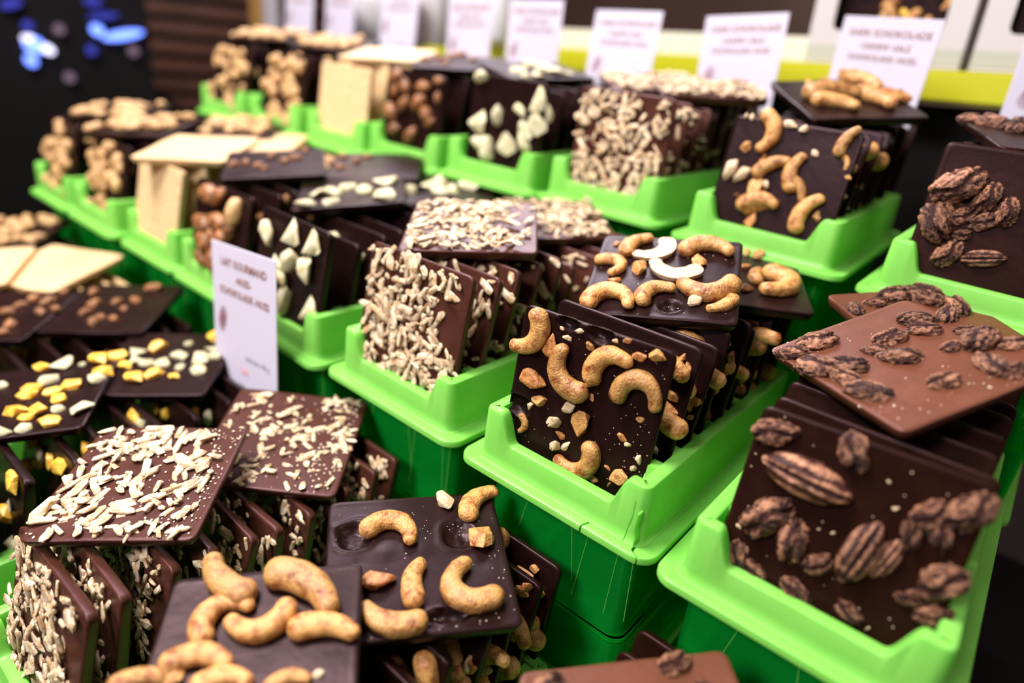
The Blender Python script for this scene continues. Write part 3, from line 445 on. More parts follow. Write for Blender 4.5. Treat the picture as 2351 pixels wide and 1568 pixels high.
def flange_bm(sw, fd=0.0):
    pts_in = rrect(-RW, RW, .1, 2.33, r_, 7, FX)
    x0, x1, y0, y1 = -RW-sw, RW+sw, 0, 2.42
    pts_out = rrect(x0, x1, y0, y1, .12, 7, [(-(RW+sw)+.12)+(x+RW-r_)/(2*RW-2*r_)*(2*(RW+sw)-.24) for x in FX])
    bm = bmesh.new(); rows = []
    for p, q in zip(pts_in, pts_out):
        pi = Vector((p[0], p[1], 0)); po = Vector((q[0], q[1], 0)); d = po-pi; rows.append([bm.verts.new(pi+d*a+Vector((0, 0, z))) for a, z in
            ((-.12, 0), (.55, 0), (.90, -.001), (.97, -.006), (1, -.016), (1, -.045), (.97, -.045), (.96, -.022), (-.12, -.022))])
    n = len(rows); k = 9
    for i in range(n):
        a, b = rows[i], rows[(i+1) % n]
        for j in range(k): bm.faces.new((a[j], b[j], b[(j+1) % k], a[(j+1) % k]))
    bmesh.ops.recalc_face_normals(bm, faces=bm.faces[:])
    return bm
WALL = mesh_from(wall_mesh(), 'rim_wall', M['green'], True, 35)
FL = {}
SLOT = 0.228; LEAN = math.radians(11.5); NSL = 10
def divider():
    bm = bmesh.new(); v = []
    for z in (-.02, HW-.012):
        for (x, y) in ((0, -.04), (.075, -.04), (.075, .04), (0, .04)): v.append(bm.verts.new((x, y+z*math.tan(LEAN), z)))
    for f in ((0, 3, 2, 1), (4, 5, 6, 7), (0, 1, 5, 4), (1, 2, 6, 5), (2, 3, 7, 6), (3, 0, 4, 7)): bm.faces.new([v[i] for i in f])
    bmesh.ops.bevel(bm, geom=bm.edges[:], offset=.008, segments=2, affect='EDGES')
    bmesh.ops.recalc_face_normals(bm, faces=bm.faces[:])
    return mesh_from(bm, 'slot_divider', M['green'], True, 50)
DIV = divider(); FLOORM = box_mesh('tray_floor', (1.1, 2.16, .03), M['green'], .01)
def cut(me, cutters):
    """real cracks: subtract thin wedges from the moulding"""
    o = link('tmp', me); cm = bpy.data.meshes.new('c'); bm = bmesh.new()
    for pts, depth in cutters:
        n = len(pts); vs_ = [[bm.verts.new(p+d) for d in depth] for p in pts]; k = len(depth)
        for i in range(n-1):
            for j in range(k): bm.faces.new((vs_[i][j], vs_[i][(j+1) % k], vs_[i+1][(j+1) % k], vs_[i+1][j]))
        bm.faces.new(vs_[0]); bm.faces.new(list(reversed(vs_[-1])))
    bmesh.ops.recalc_face_normals(bm, faces=bm.faces[:]); bm.to_mesh(cm); bm.free()
    c = link('tmpc', cm); md = o.modifiers.new('b', 'BOOLEAN'); md.operation = 'DIFFERENCE'; md.object = c; md.solver = 'EXACT'
    dg = bpy.context.evaluated_depsgraph_get(); r = bpy.data.meshes.new_from_object(o.evaluated_get(dg))
    bpy.data.objects.remove(o); bpy.data.objects.remove(c)
    return r if len(r.polygons) > len(me.polygons)*0.8 else me
def tray(x, y, z, yaw, sw, label, cracked=False):
    t = link('slab_tray', None, None, Matrix.Translation(W(x, y, z)) @ Matrix.Rotation(yaw, 4, 'Z') @ Matrix.Scale(S, 4))
    tag(t, label, 'tray', 'green slotted trays')
    key = round(sw, 3)
    if key not in FL: FL[key] = mesh_from(flange_bm(sw), 'flange', M['green'], True, 35)
    fm, wm = FL[key], WALL
    if cracked:
        V = Vector
        d = [V((-.006, 0, -.1)), V((.006, 0, -.1)), V((.006, 0, .1)), V((-.006, 0, .1))]
        w_ = [V((-.004, -.03, 0)), V((.004, -.03, 0)), V((.006, .05, 0)), V((-.002, .05, 0))]
        fm = cut(fm, [([V((.545, .13, 0)), V((.585, .085, 0)), V((.59, .04, 0)), V((.665, -.005, 0)), V((.68, -.04, 0))], [q*1.5 if abs(q.x) > .001 else q for q in d]),
                      ([V((.30, .075, 0)), V((.285, .03, 0)), V((.262, -.03, 0))], d)])
        wm = cut(wm, [([V((.572, .13, -.06)), V((.578, .125, .06)), V((.566, .12, .12)), V((.572, .12, .22))], [V((-.004, -.06, 0)), V((.004, -.06, 0)), V((.004, .05, 0)), V((-.004, .05, 0))]),
                      ([V((.51, .1, -.06)), V((.515, .1, .08)), V((.53, .1, .16)), V((.528, .1, .26))], [V((-.0025, -.05, 0)), V((.0025, -.05, 0)), V((.0025, .05, 0)), V((-.0025, .05, 0))])])
        for me in (fm, wm): me.set_sharp_from_angle(angle=math.radians(35))
    link('flange', fm, t, Matrix.Identity(4)); link('rim_wall', wm, t, Matrix.Identity(4)); link('tray_floor', FLOORM, t, Matrix.Translation((0, 1.215, -.035)))
    for k in range(NSL-1):
        yy = .16+.5*SLOT+SLOT*k+.035
        for sx in (-1, 1):
            mw = Matrix.Translation((sx*.44, yy, 0)) @ Matrix.Diagonal((sx, 1, 1, 1)); link('slot_divider', DIV, t, mw)
    return t

# ---------------------------------------------------------------- the clear green boxes the trays stand on
def box_shell(name, hx, y0, y1, z0, z1, taper, m):
    bm = bmesh.new(); lo = rrect(-hx-taper, hx+taper, y0-taper, y1+taper, .10, 6); hi = rrect(-hx, hx, y0, y1, .10, 6); rows = []
    for a, b in zip(lo, hi): rows.append([bm.verts.new((a[0], a[1], z0)), bm.verts.new((b[0], b[1], z1)), bm.verts.new((b[0]*.97, b[1]*.97+.03*1.25, z1-.03)), bm.verts.new((a[0]*.97, a[1]*.97+.03*1.25, z0))])
    n = len(rows)
    for i in range(n):
        a, b = rows[i], rows[(i+1) % n]
        for j in range(4): bm.faces.new((a[j], b[j], b[(j+1) % 4], a[(j+1) % 4]))
    bmesh.ops.recalc_face_normals(bm, faces=bm.faces[:]); return mesh_from(bm, name, m, True, 40)
def riser(x, y, z, yaw, zb, label, bsw=.09):
    t = link('clear_box', None, None, Matrix.Translation(W(x, y, zb)) @ Matrix.Rotation(yaw, 4, 'Z') @ Matrix.Scale(S, 4)); tag(t, label, 'box', 'clear green boxes under the trays')
    h = z-.045-zb; m1 = h-.80
    link('upper_shell', box_shell('upper_shell', .56, .20, 2.26, m1, h, .0, M['clear']), t, Matrix.Identity(4))
    link('lower_shell', box_shell('lower_shell', .60, .15, 2.30, 0, m1, .02, M['clear']), t, Matrix.Identity(4))
    link('ledge', box_shell('ledge', .585, .165, 2.29, m1-.012, m1+.012, .0, M['clear']), t, Matrix.Identity(4))
    if y > 2: link('base_flange', mesh_from(flange_bm(bsw), 'base_flange', M['green'], True, 35), t, Matrix.Translation((0, .03, h-1.27)) @ Matrix.Diagonal((1, .96, 1, 1)))
    rnd = random.Random(int(x*100)+int(z*77)); bm = bmesh.new()
    for sx, lean_ in ((-.3, .12), (.12, -.1), (.47, .02), (.50, -.03), (.2, .05)):
        sx += rnd.uniform(-.06, .06); hh = rnd.uniform(.4, .72); R = Matrix.Rotation(lean_*1.6, 3, 'Y')
        bx(bm, (sx, .198, h-.05-hh/2), (.0035, .004, hh), R)
    link('sheen_streak', mesh_from(bm, 'sheen_streak', M['green'], False), t, Matrix.Identity(4))['kind'] = 'stuff'  # glossy reflections and scratches put in as thin pale green strips

# ---------------------------------------------------------------- slabs
ORD = ['first', 'second', 'third', 'fourth', 'fifth', 'sixth', 'seventh', 'eighth', 'ninth', 'last']
DESC = {'cashew': 'dark slab with cashews', 'pecan': 'reddish dark slab with pecans', 'almond': 'brown slab with almond slivers', 'ginger': 'dark slab with sugared ginger',
        'caramel': 'dark slab with caramelised nuts', 'white': 'cream slab', 'hazelnut': 'dark slab with tan hazelnuts', 'mango': 'dark slab with candied fruit'}
def top_nuts(o, kind, rnd, face=True, strip=False, few=False):
    if kind == 'cashew':
        for _ in range(4 if strip else 9): nut(o, 'cashew', (rnd.uniform(.25, .42) if strip and rnd.random() < .6 else rnd.uniform(-.35, .38)), rnd.uniform(-.3, .36), rnd.uniform(0, 360), rnd.uniform(.22, .28), .08, rnd)
        for _ in range(16 if strip else 14): nut(o, rnd.choice(['bit', 'bit_brown', 'bit_white']), (rnd.uniform(.25, .46) if strip and rnd.random() < .8 else rnd.uniform(-.44, .44)), rnd.uniform(-.4, .45), rnd.uniform(0, 360), rnd.uniform(.05, .12), 0, rnd)
    elif kind == 'pecan':
        for _ in range(5 if strip else 9): nut(o, rnd.choice(['pecan_chunk', 'pecan_chunk', 'pecan_half']), rnd.uniform(-.36, .38), rnd.uniform(-.36, .38), rnd.uniform(0, 360), rnd.uniform(.16, .27), 0, rnd)
    elif kind == 'ginger':
        for _ in range(5 if strip else 11): nut(o, 'ginger', rnd.uniform(-.4, .4), rnd.uniform(-.3, .42), rnd.uniform(0, 360), rnd.uniform(.14, .21), 0, rnd)
    elif kind == 'caramel':
        for _ in range(7 if strip else 20): nut(o, 'caramel_nut', rnd.uniform(-.4, .42), rnd.uniform(-.4, .42), rnd.uniform(0, 360), rnd.uniform(.10, .17), 0, rnd)
    elif kind == 'hazelnut':
        for _ in range(12 if strip else 42): nut(o, rnd.choice(['hazelnut', 'peanut']), rnd.uniform(-.42, .42), rnd.uniform(-.42, .43), rnd.uniform(0, 360), rnd.uniform(.13, .19), 0, rnd, lift=rnd.uniform(0, .03))
    elif kind == 'mango':
        for _ in range(9 if strip else 18): nut(o, rnd.choice(['mango', 'ginger']), rnd.uniform(-.4, .44), rnd.uniform(-.2, .43), rnd.uniform(0, 360), rnd.uniform(.10, .16), 0, rnd)
def make_slab(me, mw, label, group, kind):
    o = link('chocolate_bar', me, None, mw); tag(o, label, 'chocolate bar', group); o['flavour'] = kind; return o
def standing(tx, ty, tz, yaw, k, kind, vis, tops, label, group, seed, choc=None, front_pose=None, dens=1.0, y0=.16):
    rnd = random.Random(seed)
    lean = LEAN+math.radians(rnd.uniform(-2.5, 3.5)); dz = rnd.uniform(-.015, .02); dx = rnd.uniform(-.02, .02); yw = yaw+math.radians(rnd.uniform(-1.2, 1.2))
    bxx, byy = dx, y0+(.16+SLOT*9-y0)/9*k
    c, s = math.cos(yaw), math.sin(yaw); px, py = tx+c*bxx-s*byy, ty+s*bxx+c*byy; pz = tz+.01+dz
    X = Vector((math.cos(yw), math.sin(yw), 0)); hh = Vector((-math.sin(yw), math.cos(yw), 0))
    Y = hh*math.sin(lean)+Vector((0, 0, math.cos(lean))); N = X.cross(Y)
    pen = 0
    for (tt, tR, sc) in tops:                       # keep the standing slabs below the ones lying on them
        n = Vector((tR[0][2], tR[1][2], tR[2][2])); X1 = Vector((tR[0][0], tR[1][0], tR[2][0])); Y1 = Vector((tR[0][1], tR[1][1], tR[2][1]))
        for a in (-.5, -.25, 0, .25, .5):
            q = Vector((px, py, pz))+Y+X*a-Vector(tt)
            if abs(q.dot(X1)) < .53*sc and abs(q.dot(Y1)) < .53*sc: pen = max(pen, q.dot(n)+TH*sc+.012)
    pz -= min(pen, .16)
    t = Vector((px, py, pz))+Y*.5
    R = [[X.x, Y.x, N.x], [X.y, Y.y, N.y], [X.z, Y.z, N.z]]
    fs = 1.0
    if front_pose: t, R, fs = front_pose
    o = make_slab(plain(choc or CH[kind], seed % 3), world_of(t, R, fs), label, group, kind)
    if kind == 'almond':
        if vis == 2: sprinkle(o, int(180*dens), rnd, lambda u, v: ty > 4 or (v > -.38 and u < .36-.1*math.sin(v*9)+.02), lo=.06, hi=.22, pile=.04); sprinkle(o, 8, rnd)
        elif vis == 1: sprinkle(o, int(100*dens), rnd, lambda u, v: u > -.25 or v > .15, lo=.06, hi=.2, pile=.025)
        elif vis == 0.5: sprinkle(o, int(26*dens), rnd, lambda u, v: u > .15 or v > .2, lo=.05, hi=.15)
    elif vis == 2: top_nuts(o, kind, rnd)
    elif vis: top_nuts(o, kind, rnd, strip=True)
    return o
ROWN = {'f': 'front row', 'm': 'middle row', 'b': 'back row'}
TR = [  # row, kind, x, y, z, yaw deg, flange side width, visible flag of the slabs behind the first, standing pose key, tops
 ('m', 'pecan', -.31, 2.72, -2.46, 1.1, .125, 1, 'P', ['pecan_top', 'pecan_rear']),
 ('m', 'cashew', -1.755, 2.70, -2.44, .6, .125, 1, 'A', ['cashew_front', 'cashew_rear']),
 ('m', 'almond', -3.25, 2.71, -2.435, -.6, .13, 1, 'Alm', ['almond_front', 'almond_rear']),
 ('m', 'ginger', -4.73, 2.70, -2.46, -2.0, .10, .5, 'Gin', ['ginger_front', 'ginger_rear']),
 ('m', 'caramel', -6.08, 2.80, -2.47, -.8, .08, .5, 'Bro', ['brown_front', 'brown_rear']),
 ('m', 'white', -7.47, 2.84, -2.49, -.6, .08, 0, 'Whi', ['white_front', 'white_rear']),
 ('m', 'hazelnut', -8.80, 2.76, -2.45, 0, .07, 1, None, ['hazel_front', 'hazel_rear']),
 ('m', 'hazelnut', -10.16, 2.76, -2.45, 0, .07, 1, None, ['hazel_far']),
 ('b', 'pecan', -.25, 5.07, -1.31, .5, .125, 0, 'bPec', ['pecan_back']),
 ('b', 'cashew', -1.80, 5.20, -1.32, 1.5, .125, .5, 'bCas', ['cashew_back']),
 ('b', 'almond', -3.36, 5.24, -1.31, .3, .11, 1, 'bAlm', ['almond_back', 'almond_back_rear']),
 ('b', 'ginger', -4.69, 5.14, -1.32, .8, .07, .5, 'bGin', ['ginger_back']),
 ('b', 'caramel', -6.06, 5.16, -1.37, 0, .07, .5, 'bBro', ['brown_back']),
 ('b', 'white', -7.33, 5.13, -1.40, -.5, .04, 0, 'bWhi', ['white_back']),
 ('b', 'hazelnut', -8.62, 5.06, -1.38, 0, .05, 1, None, ['hazel_back_1']),
 ('b', 'hazelnut', -10.0, 5.06, -1.38, 0, .05, 1, None, ['hazel_back_2']),
 ('f', 'pecan', -.50, .28, -3.83, 0, .13, .5, None, ['f_pecan']),
 ('f', 'cashew', -2.04, .28, -3.83, 0, .13, 1, None, ['f_cashew_rear', 'f_cashew_front']),
 ('f', 'almond', -3.57, .28, -3.83, 0, .13, 1, None, ['f_almond_front', 'f_almond_rear']),
 ('f', 'mango', -5.12, .28, -3.83, 0, .13, 1, None, ['f_yellow_front', 'f_yellow_rear']),
 ('f', 'caramel', -6.62, .28, -3.83, 0, .12, .5, None, ['f_brown_front', 'f_brown_rear']),
 ('f', 'white', -8.00, .28, -3.83, 0, .08, 0, None, ['f_white_front', 'f_white_rear']),
 ('f', 'hazelnut', -9.40, .28, -3.83, 0, .08, .5, None, ['f_hazel_rear']),
]
TOPL = {
 'pecan_top': 'milk chocolate slab with crumbly pecans, corner towards the viewer, on the middle-row pecan tray',
 'pecan_rear': 'milk chocolate slab with pecan crumbs tucked behind the corner-on pecan slab',
 'cashew_front': 'shiny dark slab of whole cashews lying on the centre cashew tray, in sharp focus',
 'cashew_rear': 'dark slab with a hooked cashew lying behind the sharp centre cashew slab',
 'almond_front': 'brown slab densely covered in almond slivers lying on the middle-row almond tray',
 'almond_rear': 'pale almond-covered slab lying behind the densely covered almond slab of the middle row',
 'ginger_front': 'dark slab with flat ginger pieces lying on the middle-row ginger tray, front one',
 'ginger_rear': 'dark slab with ginger pieces lying on the middle-row ginger tray, rear one',
 'brown_front': 'dark slab of caramelised nuts lying on the middle-row caramel nut tray, front one',
 'brown_rear': 'dark slab of caramelised nuts lying on the middle-row caramel nut tray, rear one',
 'white_front': 'cream slab lying flat on the middle-row white chocolate tray, front one',
 'white_rear': 'cream slab lying flat on the middle-row white chocolate tray, rear one',
 'hazel_front': 'hazelnut slab lying on the right of the two middle-row hazelnut trays, front one',
 'hazel_rear': 'hazelnut slab lying on the right of the two middle-row hazelnut trays, beside the cream slabs',
 'hazel_far': 'hazelnut slab lying on the leftmost hazelnut tray of the middle row',
 'pecan_back': 'dark slab with pecans lying on the back-row pecan tray at the right edge',
 'cashew_back': 'dark slab with a heap of cashews lying on the back-row cashew tray',
 'almond_back': 'almond-covered slab lying on the back-row almond tray, front one',
 'almond_back_rear': 'almond-covered slab lying on the back-row almond tray, rear one',
 'ginger_back': 'dark slab with pale ginger lying on the back-row ginger tray',
 'brown_back': 'dark slab of caramelised nuts lying on the back-row caramel nut tray',
 'white_back': 'cream slab lying flat on the back-row white chocolate tray',
 'hazel_back_1': 'hazelnut slab lying on the right of the two back-row hazelnut trays',
 'hazel_back_2': 'hazelnut slab lying on the left of the two back-row hazelnut trays',
 'f_pecan': 'milk chocolate slab cut off by the bottom edge, on the front-row pecan tray',
 'f_cashew_rear': 'dark slab with two empty nut pits and cashews, lying on the front-row cashew tray',
 'f_cashew_front': 'nearest dark cashew slab, overlapping the pitted cashew slab at the bottom',
 'f_almond_front': 'brown almond sliver slab nearest the lower left, lying on the front-row almond tray',
 'f_almond_rear': 'brown almond sliver slab lying just behind the lower left almond slab',
 'f_yellow_front': 'dark slab with orange and pale candied fruit at the left edge',
 'f_yellow_rear': 'dark slab with orange and pale candied fruit beside the standing price card',
 'f_brown_front': 'dark slab of caramelised nuts at the left edge, front row',
 'f_brown_rear': 'dark caramel nut slab in the front row with bare chocolate round its nuts',
 'f_white_front': 'cream slab cut off by the left edge, front row',
 'f_white_rear': 'cream slab with a pointed right end, front row',
 'f_hazel_rear': 'dark slab with a cluster of round hazelnuts, far left of the front row',
}
MILK = {'pecan_top', 'pecan_rear', 'f_pecan'}
KN = {'mango': 'candied fruit', 'caramel': 'caramel nut', 'white': 'white chocolate'}
ntray = {}
for ti, (row, kind, x, y, z, yw, sw, vis, sp, tops) in enumerate(TR):
    kn = KN.get(kind, kind); nm = ROWN[row].replace(' row', '-row')+' '+kn+' tray'
    if kind == 'hazelnut' and row != 'f':
        nm = ('right' if ntray.get((row, kind), 0) == 0 else 'left')+' '+nm; ntray[(row, kind)] = 1
    yr = math.radians(yw)
    lab = 'bright green slotted tray, the '+nm
    if row == 'm' and kind == 'cashew': lab = 'bright green slotted tray with the cracked corner, in the centre'
    tray(x, y, z, yr, sw, lab, cracked=(row == 'm' and kind == 'cashew'))
    zb = -5.1 if row != 'x' else 0
    riser(x, y, z, yr, zb, 'clear green box under the '+nm, max(.02, sw-.04))
    tp = []
    for t in tops:
        tt, R, sc = POSE[t]; tp.append((tt, R, sc))
    # standing slabs
    Y0 = .16
    if POSE.get(sp): q_ = POSE[sp]; Y0 = max(.16, min(.30, q_[0][1]-.5*q_[1][1][1]*q_[2]-y))
    for k in range(NSL):
        fp = POSE.get(sp) if (k == 0 and sp) else None
        v = 2 if k == 0 else vis
        if row != 'f' and k > 6 and vis == 0.5: v = 0
        if k == 0 and fp and sp in NUTS: v = 0
        if k == 0 and not sp and row == 'f': v = 2 if kind == 'almond' else vis
        if k > 0 and row == 'f' and kind == 'almond': v = 2 if k < 3 else 1
        o = standing(x, y, z, yr, k, kind, v, tp, '%s, %s from the front in the %s' % (DESC[kind], ORD[k], nm) if k < 9 else '%s, at the very back of the %s' % (DESC[kind], nm),
                     '%s slabs standing in the %s' % (kn, nm), ti*40+k, front_pose=(fp[0], fp[1], fp[2]) if fp else None, y0=Y0,
                     dens=(1.6 if row == 'm' else 1.3) if (k == 0 and kind == 'almond') else 1.0)
        if k == 0 and fp:
            rnd = random.Random(ti)
            if sp == 'A': o.data = slab_mesh('chocolate_bar', M['dark'], 64, 5, PITS['A'], wob=.003, dimples=5)
            for n in NUTS.get(sp, []): nut(o, *n, rnd=rnd)
            if sp in ('A', 'P'): crumbs(o, 90 if sp == 'A' else 40, rnd, (.003, .008), 'crumb')
    for t in tops:
        tt, R, sc = POSE[t]; rnd = random.Random(hash_ := sum(map(ord, t)))
        ck = 'milk' if t in MILK else CH[kind]
        me = slab_mesh('chocolate_bar', M[ck], 60 if t in ('f_cashew_rear', 'cashew_front') else 16, 31+hash_ % 50, PITS.get(t, ()), wob=.004, dimples=8 if kind in ('cashew', 'mango') else 3)
        if kind == 'white': me = slab_mesh('chocolate_bar', M['white'], 30, 7, (), wob=.010, dimples=30)
        o = make_slab(me, world_of(tt, R, sc), TOPL[t], 'slabs lying on top of the standing ones', kind)
        if t in NUTS:
            for n in NUTS[t]: nut(o, *n, rnd=rnd)
        elif kind == 'almond':
            if t == 'f_almond_front': sprinkle(o, 190, rnd, lambda u, v: u < .42, lo=.06, hi=.25, pile=.03, dens=lambda u, v: 1 if (v < -.1 or u < .0) else .45)
            elif t == 'f_almond_rear': sprinkle(o, 125, rnd, lo=.05, hi=.2, pile=.02, dens=lambda u, v: .6 if u > .3 and v < 0 else 1)
            elif t == 'almond_front': sprinkle(o, 270, rnd, lo=.06, hi=.2, pile=.05, dens=lambda u, v: .3 if u > .3 else 1)
            else: sprinkle(o, 290, rnd, lo=.08, hi=.18, pile=.05)
        elif kind != 'white': top_nuts(o, kind, rnd)
        if t in ('f_almond_front', 'f_almond_rear'): crumbs(o, 260, rnd)
        if t in ('pecan_top', 'pecan_rear', 'cashew_front', 'f_cashew_rear'): crumbs(o, 50, rnd, (.004, .009))
        if t == 'f_cashew_rear': crumbs(o, 60, rnd, (.003, .007))

# ---------------------------------------------------------------- price cards
TXT = {}
def text_mesh(body, size, m):
    k = (body, size, m)
    if k in TXT: return TXT[k]
    cu = bpy.data.curves.new('t', 'FONT'); cu.body = body; cu.size = size; cu.align_x = 'CENTER'; cu.offset = size*.012; cu.resolution_u = 2; cu.extrude = .0015
    o = bpy.data.objects.new('t', cu); C.objects.link(o); dg = bpy.context.evaluated_depsgraph_get()
    me = bpy.data.meshes.new_from_object(o.evaluated_get(dg)); bpy.data.objects.remove(o); me.materials.clear(); me.materials.append(M[m]); me.name = 'lettering'; TXT[k] = me; return me
def bean_mesh():
    bm = bmesh.new()
    for k in range(9):
        a = -.06+.015*k; h = .115*math.sqrt(max(.1, 1-(a/.075)**2)); pts = []
        for i in range(9):
            t = -1+2*i/8; xx = a+.018*math.sin(t*1.6); pts.append((xx, t*h))
        for i in range(8):
            (x0, y0), (x1, y1) = pts[i], pts[i+1]; w = .0085*(1-.5*abs(i-3.5)/4)
            bm.faces.new([bm.verts.new((x0-w/2, y0, .006)), bm.verts.new((x0+w/2, y0, .006)), bm.verts.new((x1+w/2, y1, .006)), bm.verts.new((x1-w/2, y1, .006))])
    return mesh_from(bm, 'cocoa_bean_print', M['plum'], False)
BEAN = bean_mesh()
CARD = box_mesh('price_card', (1.05, 1.48, .012), M['paper'], .003, 1)
RULE = box_mesh('rule', (.95, .008, .003), M['greyink'])
def card(pos, lean, yaw, roll, sc, label, lines, extra=('preis pro 100 g', '3,90')):
    X = Vector((math.cos(yaw), math.sin(yaw), 0)); h = Vector((-math.sin(yaw), math.cos(yaw), 0)); Y = h*math.sin(lean)+Vector((0, 0, math.cos(lean))); N = X.cross(Y)
    R = Matrix((X, Y, N)).transposed() @ Matrix.Rotation(roll, 3, 'Z')
    t = Vector(pos)-(R @ Vector((0, .74*sc, 0)))
    o = link('price_card', CARD, None, Matrix.Translation(W(*t)) @ R.to_4x4() @ Matrix.Scale(S*sc, 4)); tag(o, label, 'price card', 'white price cards')
    yy = .60
    for ln, sz in lines:
        link('lettering', text_mesh(ln, sz, 'ink'), o, Matrix.Translation((.02, yy-sz*.7+.03, .0075))); yy -= sz*1.35
    link('cocoa_bean_print', BEAN, o, Matrix.Translation((-.36, .10, .0025)))
    link('lettering', text_mesh(extra[0], .062, 'greyink'), o, Matrix.Translation((.22, -.16, .0075)))
    link('lettering', text_mesh(extra[1], .075, 'redink'), o, Matrix.Translation((.0, -.30, .0075)))
    link('lettering', text_mesh('kakao, zucker, milch, nuss', .055, 'greyink'), o, Matrix.Translation((0, -.42, .0075)))
    link('rule', RULE, o, Matrix.Translation((0, -.47, .0075)))
    return o
L1 = [('DARK SCHOKOLADE', .093), ('CASHEW -SALZ', .078), ('SCHOKOLADE -NUSS..', .078)]
L2 = [('LAIT GOURMAND', .093), ('-NUSS-', .085), ('SCHOKOLADE -NUSS', .085)]
R_ = math.radians
for nm, p, le, ya, ro in (
  ('price card behind the heaped cashew slab, largest one at the top right', (-1.9, 7.81, .61), -1, -21, -1), ('price card with a small bean print above the right end of the almond slabs', (-3.38, 7.82, .56), 2, -12, 4),
  ('price card above the back-row almond tray, second left of the largest card', (-4.86, 7.78, .52), 5, -8, 1), ('price card behind the back-row ginger tray', (-6.31, 7.76, .58), 1, -8, 1),
  ('price card behind the back-row caramel nut tray', (-7.54, 7.76, .57), 1, -9, 2), ('price card behind the back-row white chocolate tray', (-8.97, 7.69, .7), 5, -9, 1),
  ('price card behind the right back-row hazelnut tray', (-10.46, 7.64, .7), 3, -10, 1), ('leftmost price card of the back row, strongly blurred', (-11.69, 7.67, .7), 4, -7, 1),
  ('price card cut off by the right edge behind the pecan tray', (-.22, 7.56, .7), 0, 4, 1)):
    card(p, R_(le), R_(ya), R_(ro), 1.0, nm, L1)
card((-4.90, 2.615, -1.715), R_(5), R_(-3), R_(6), 1.03, 'tall white price card standing between the candied fruit slabs and the middle row', L2)

# ---------------------------------------------------------------- shelf with gift boxes behind the back row
def along(p0, p1): d = Vector(p1)-Vector(p0); return math.atan2(d.y, d.x), d.length
A0, A1 = W(-14.5, 9.6, -.42), W(.8, 8.75, .14)       # centre line of the lime front edge
d = (A1-A0); ax = d.normalized(); ay = Vector((0, 0, 1)).cross(ax).normalized(); az = ax.cross(ay); Rm = Matrix((ax, ay, az)).transposed().to_4x4(); mid = (A0+A1)/2
sh = link('lime_shelf', None, None, Matrix.Translation(mid) @ Rm); tag(sh, 'lime green shelf edge with a white rail, behind the price cards', 'shelf')
link('shelf_board', box_mesh('shelf_board', (d.length, .30, .033), M['lime'], .003), sh, Matrix.Translation((0, .15, 0)))
link('white_rail', box_mesh('white_rail', (d.length-.16, .02, .034), M['railwhite'], .003), sh, Matrix.Translation((-.12, .10, .034)))
link('shelf_bracket', box_mesh('shelf_bracket', (d.length-.1, .26, .32), M['black'], .003), sh, Matrix.Translation((0, .17, -.18)))
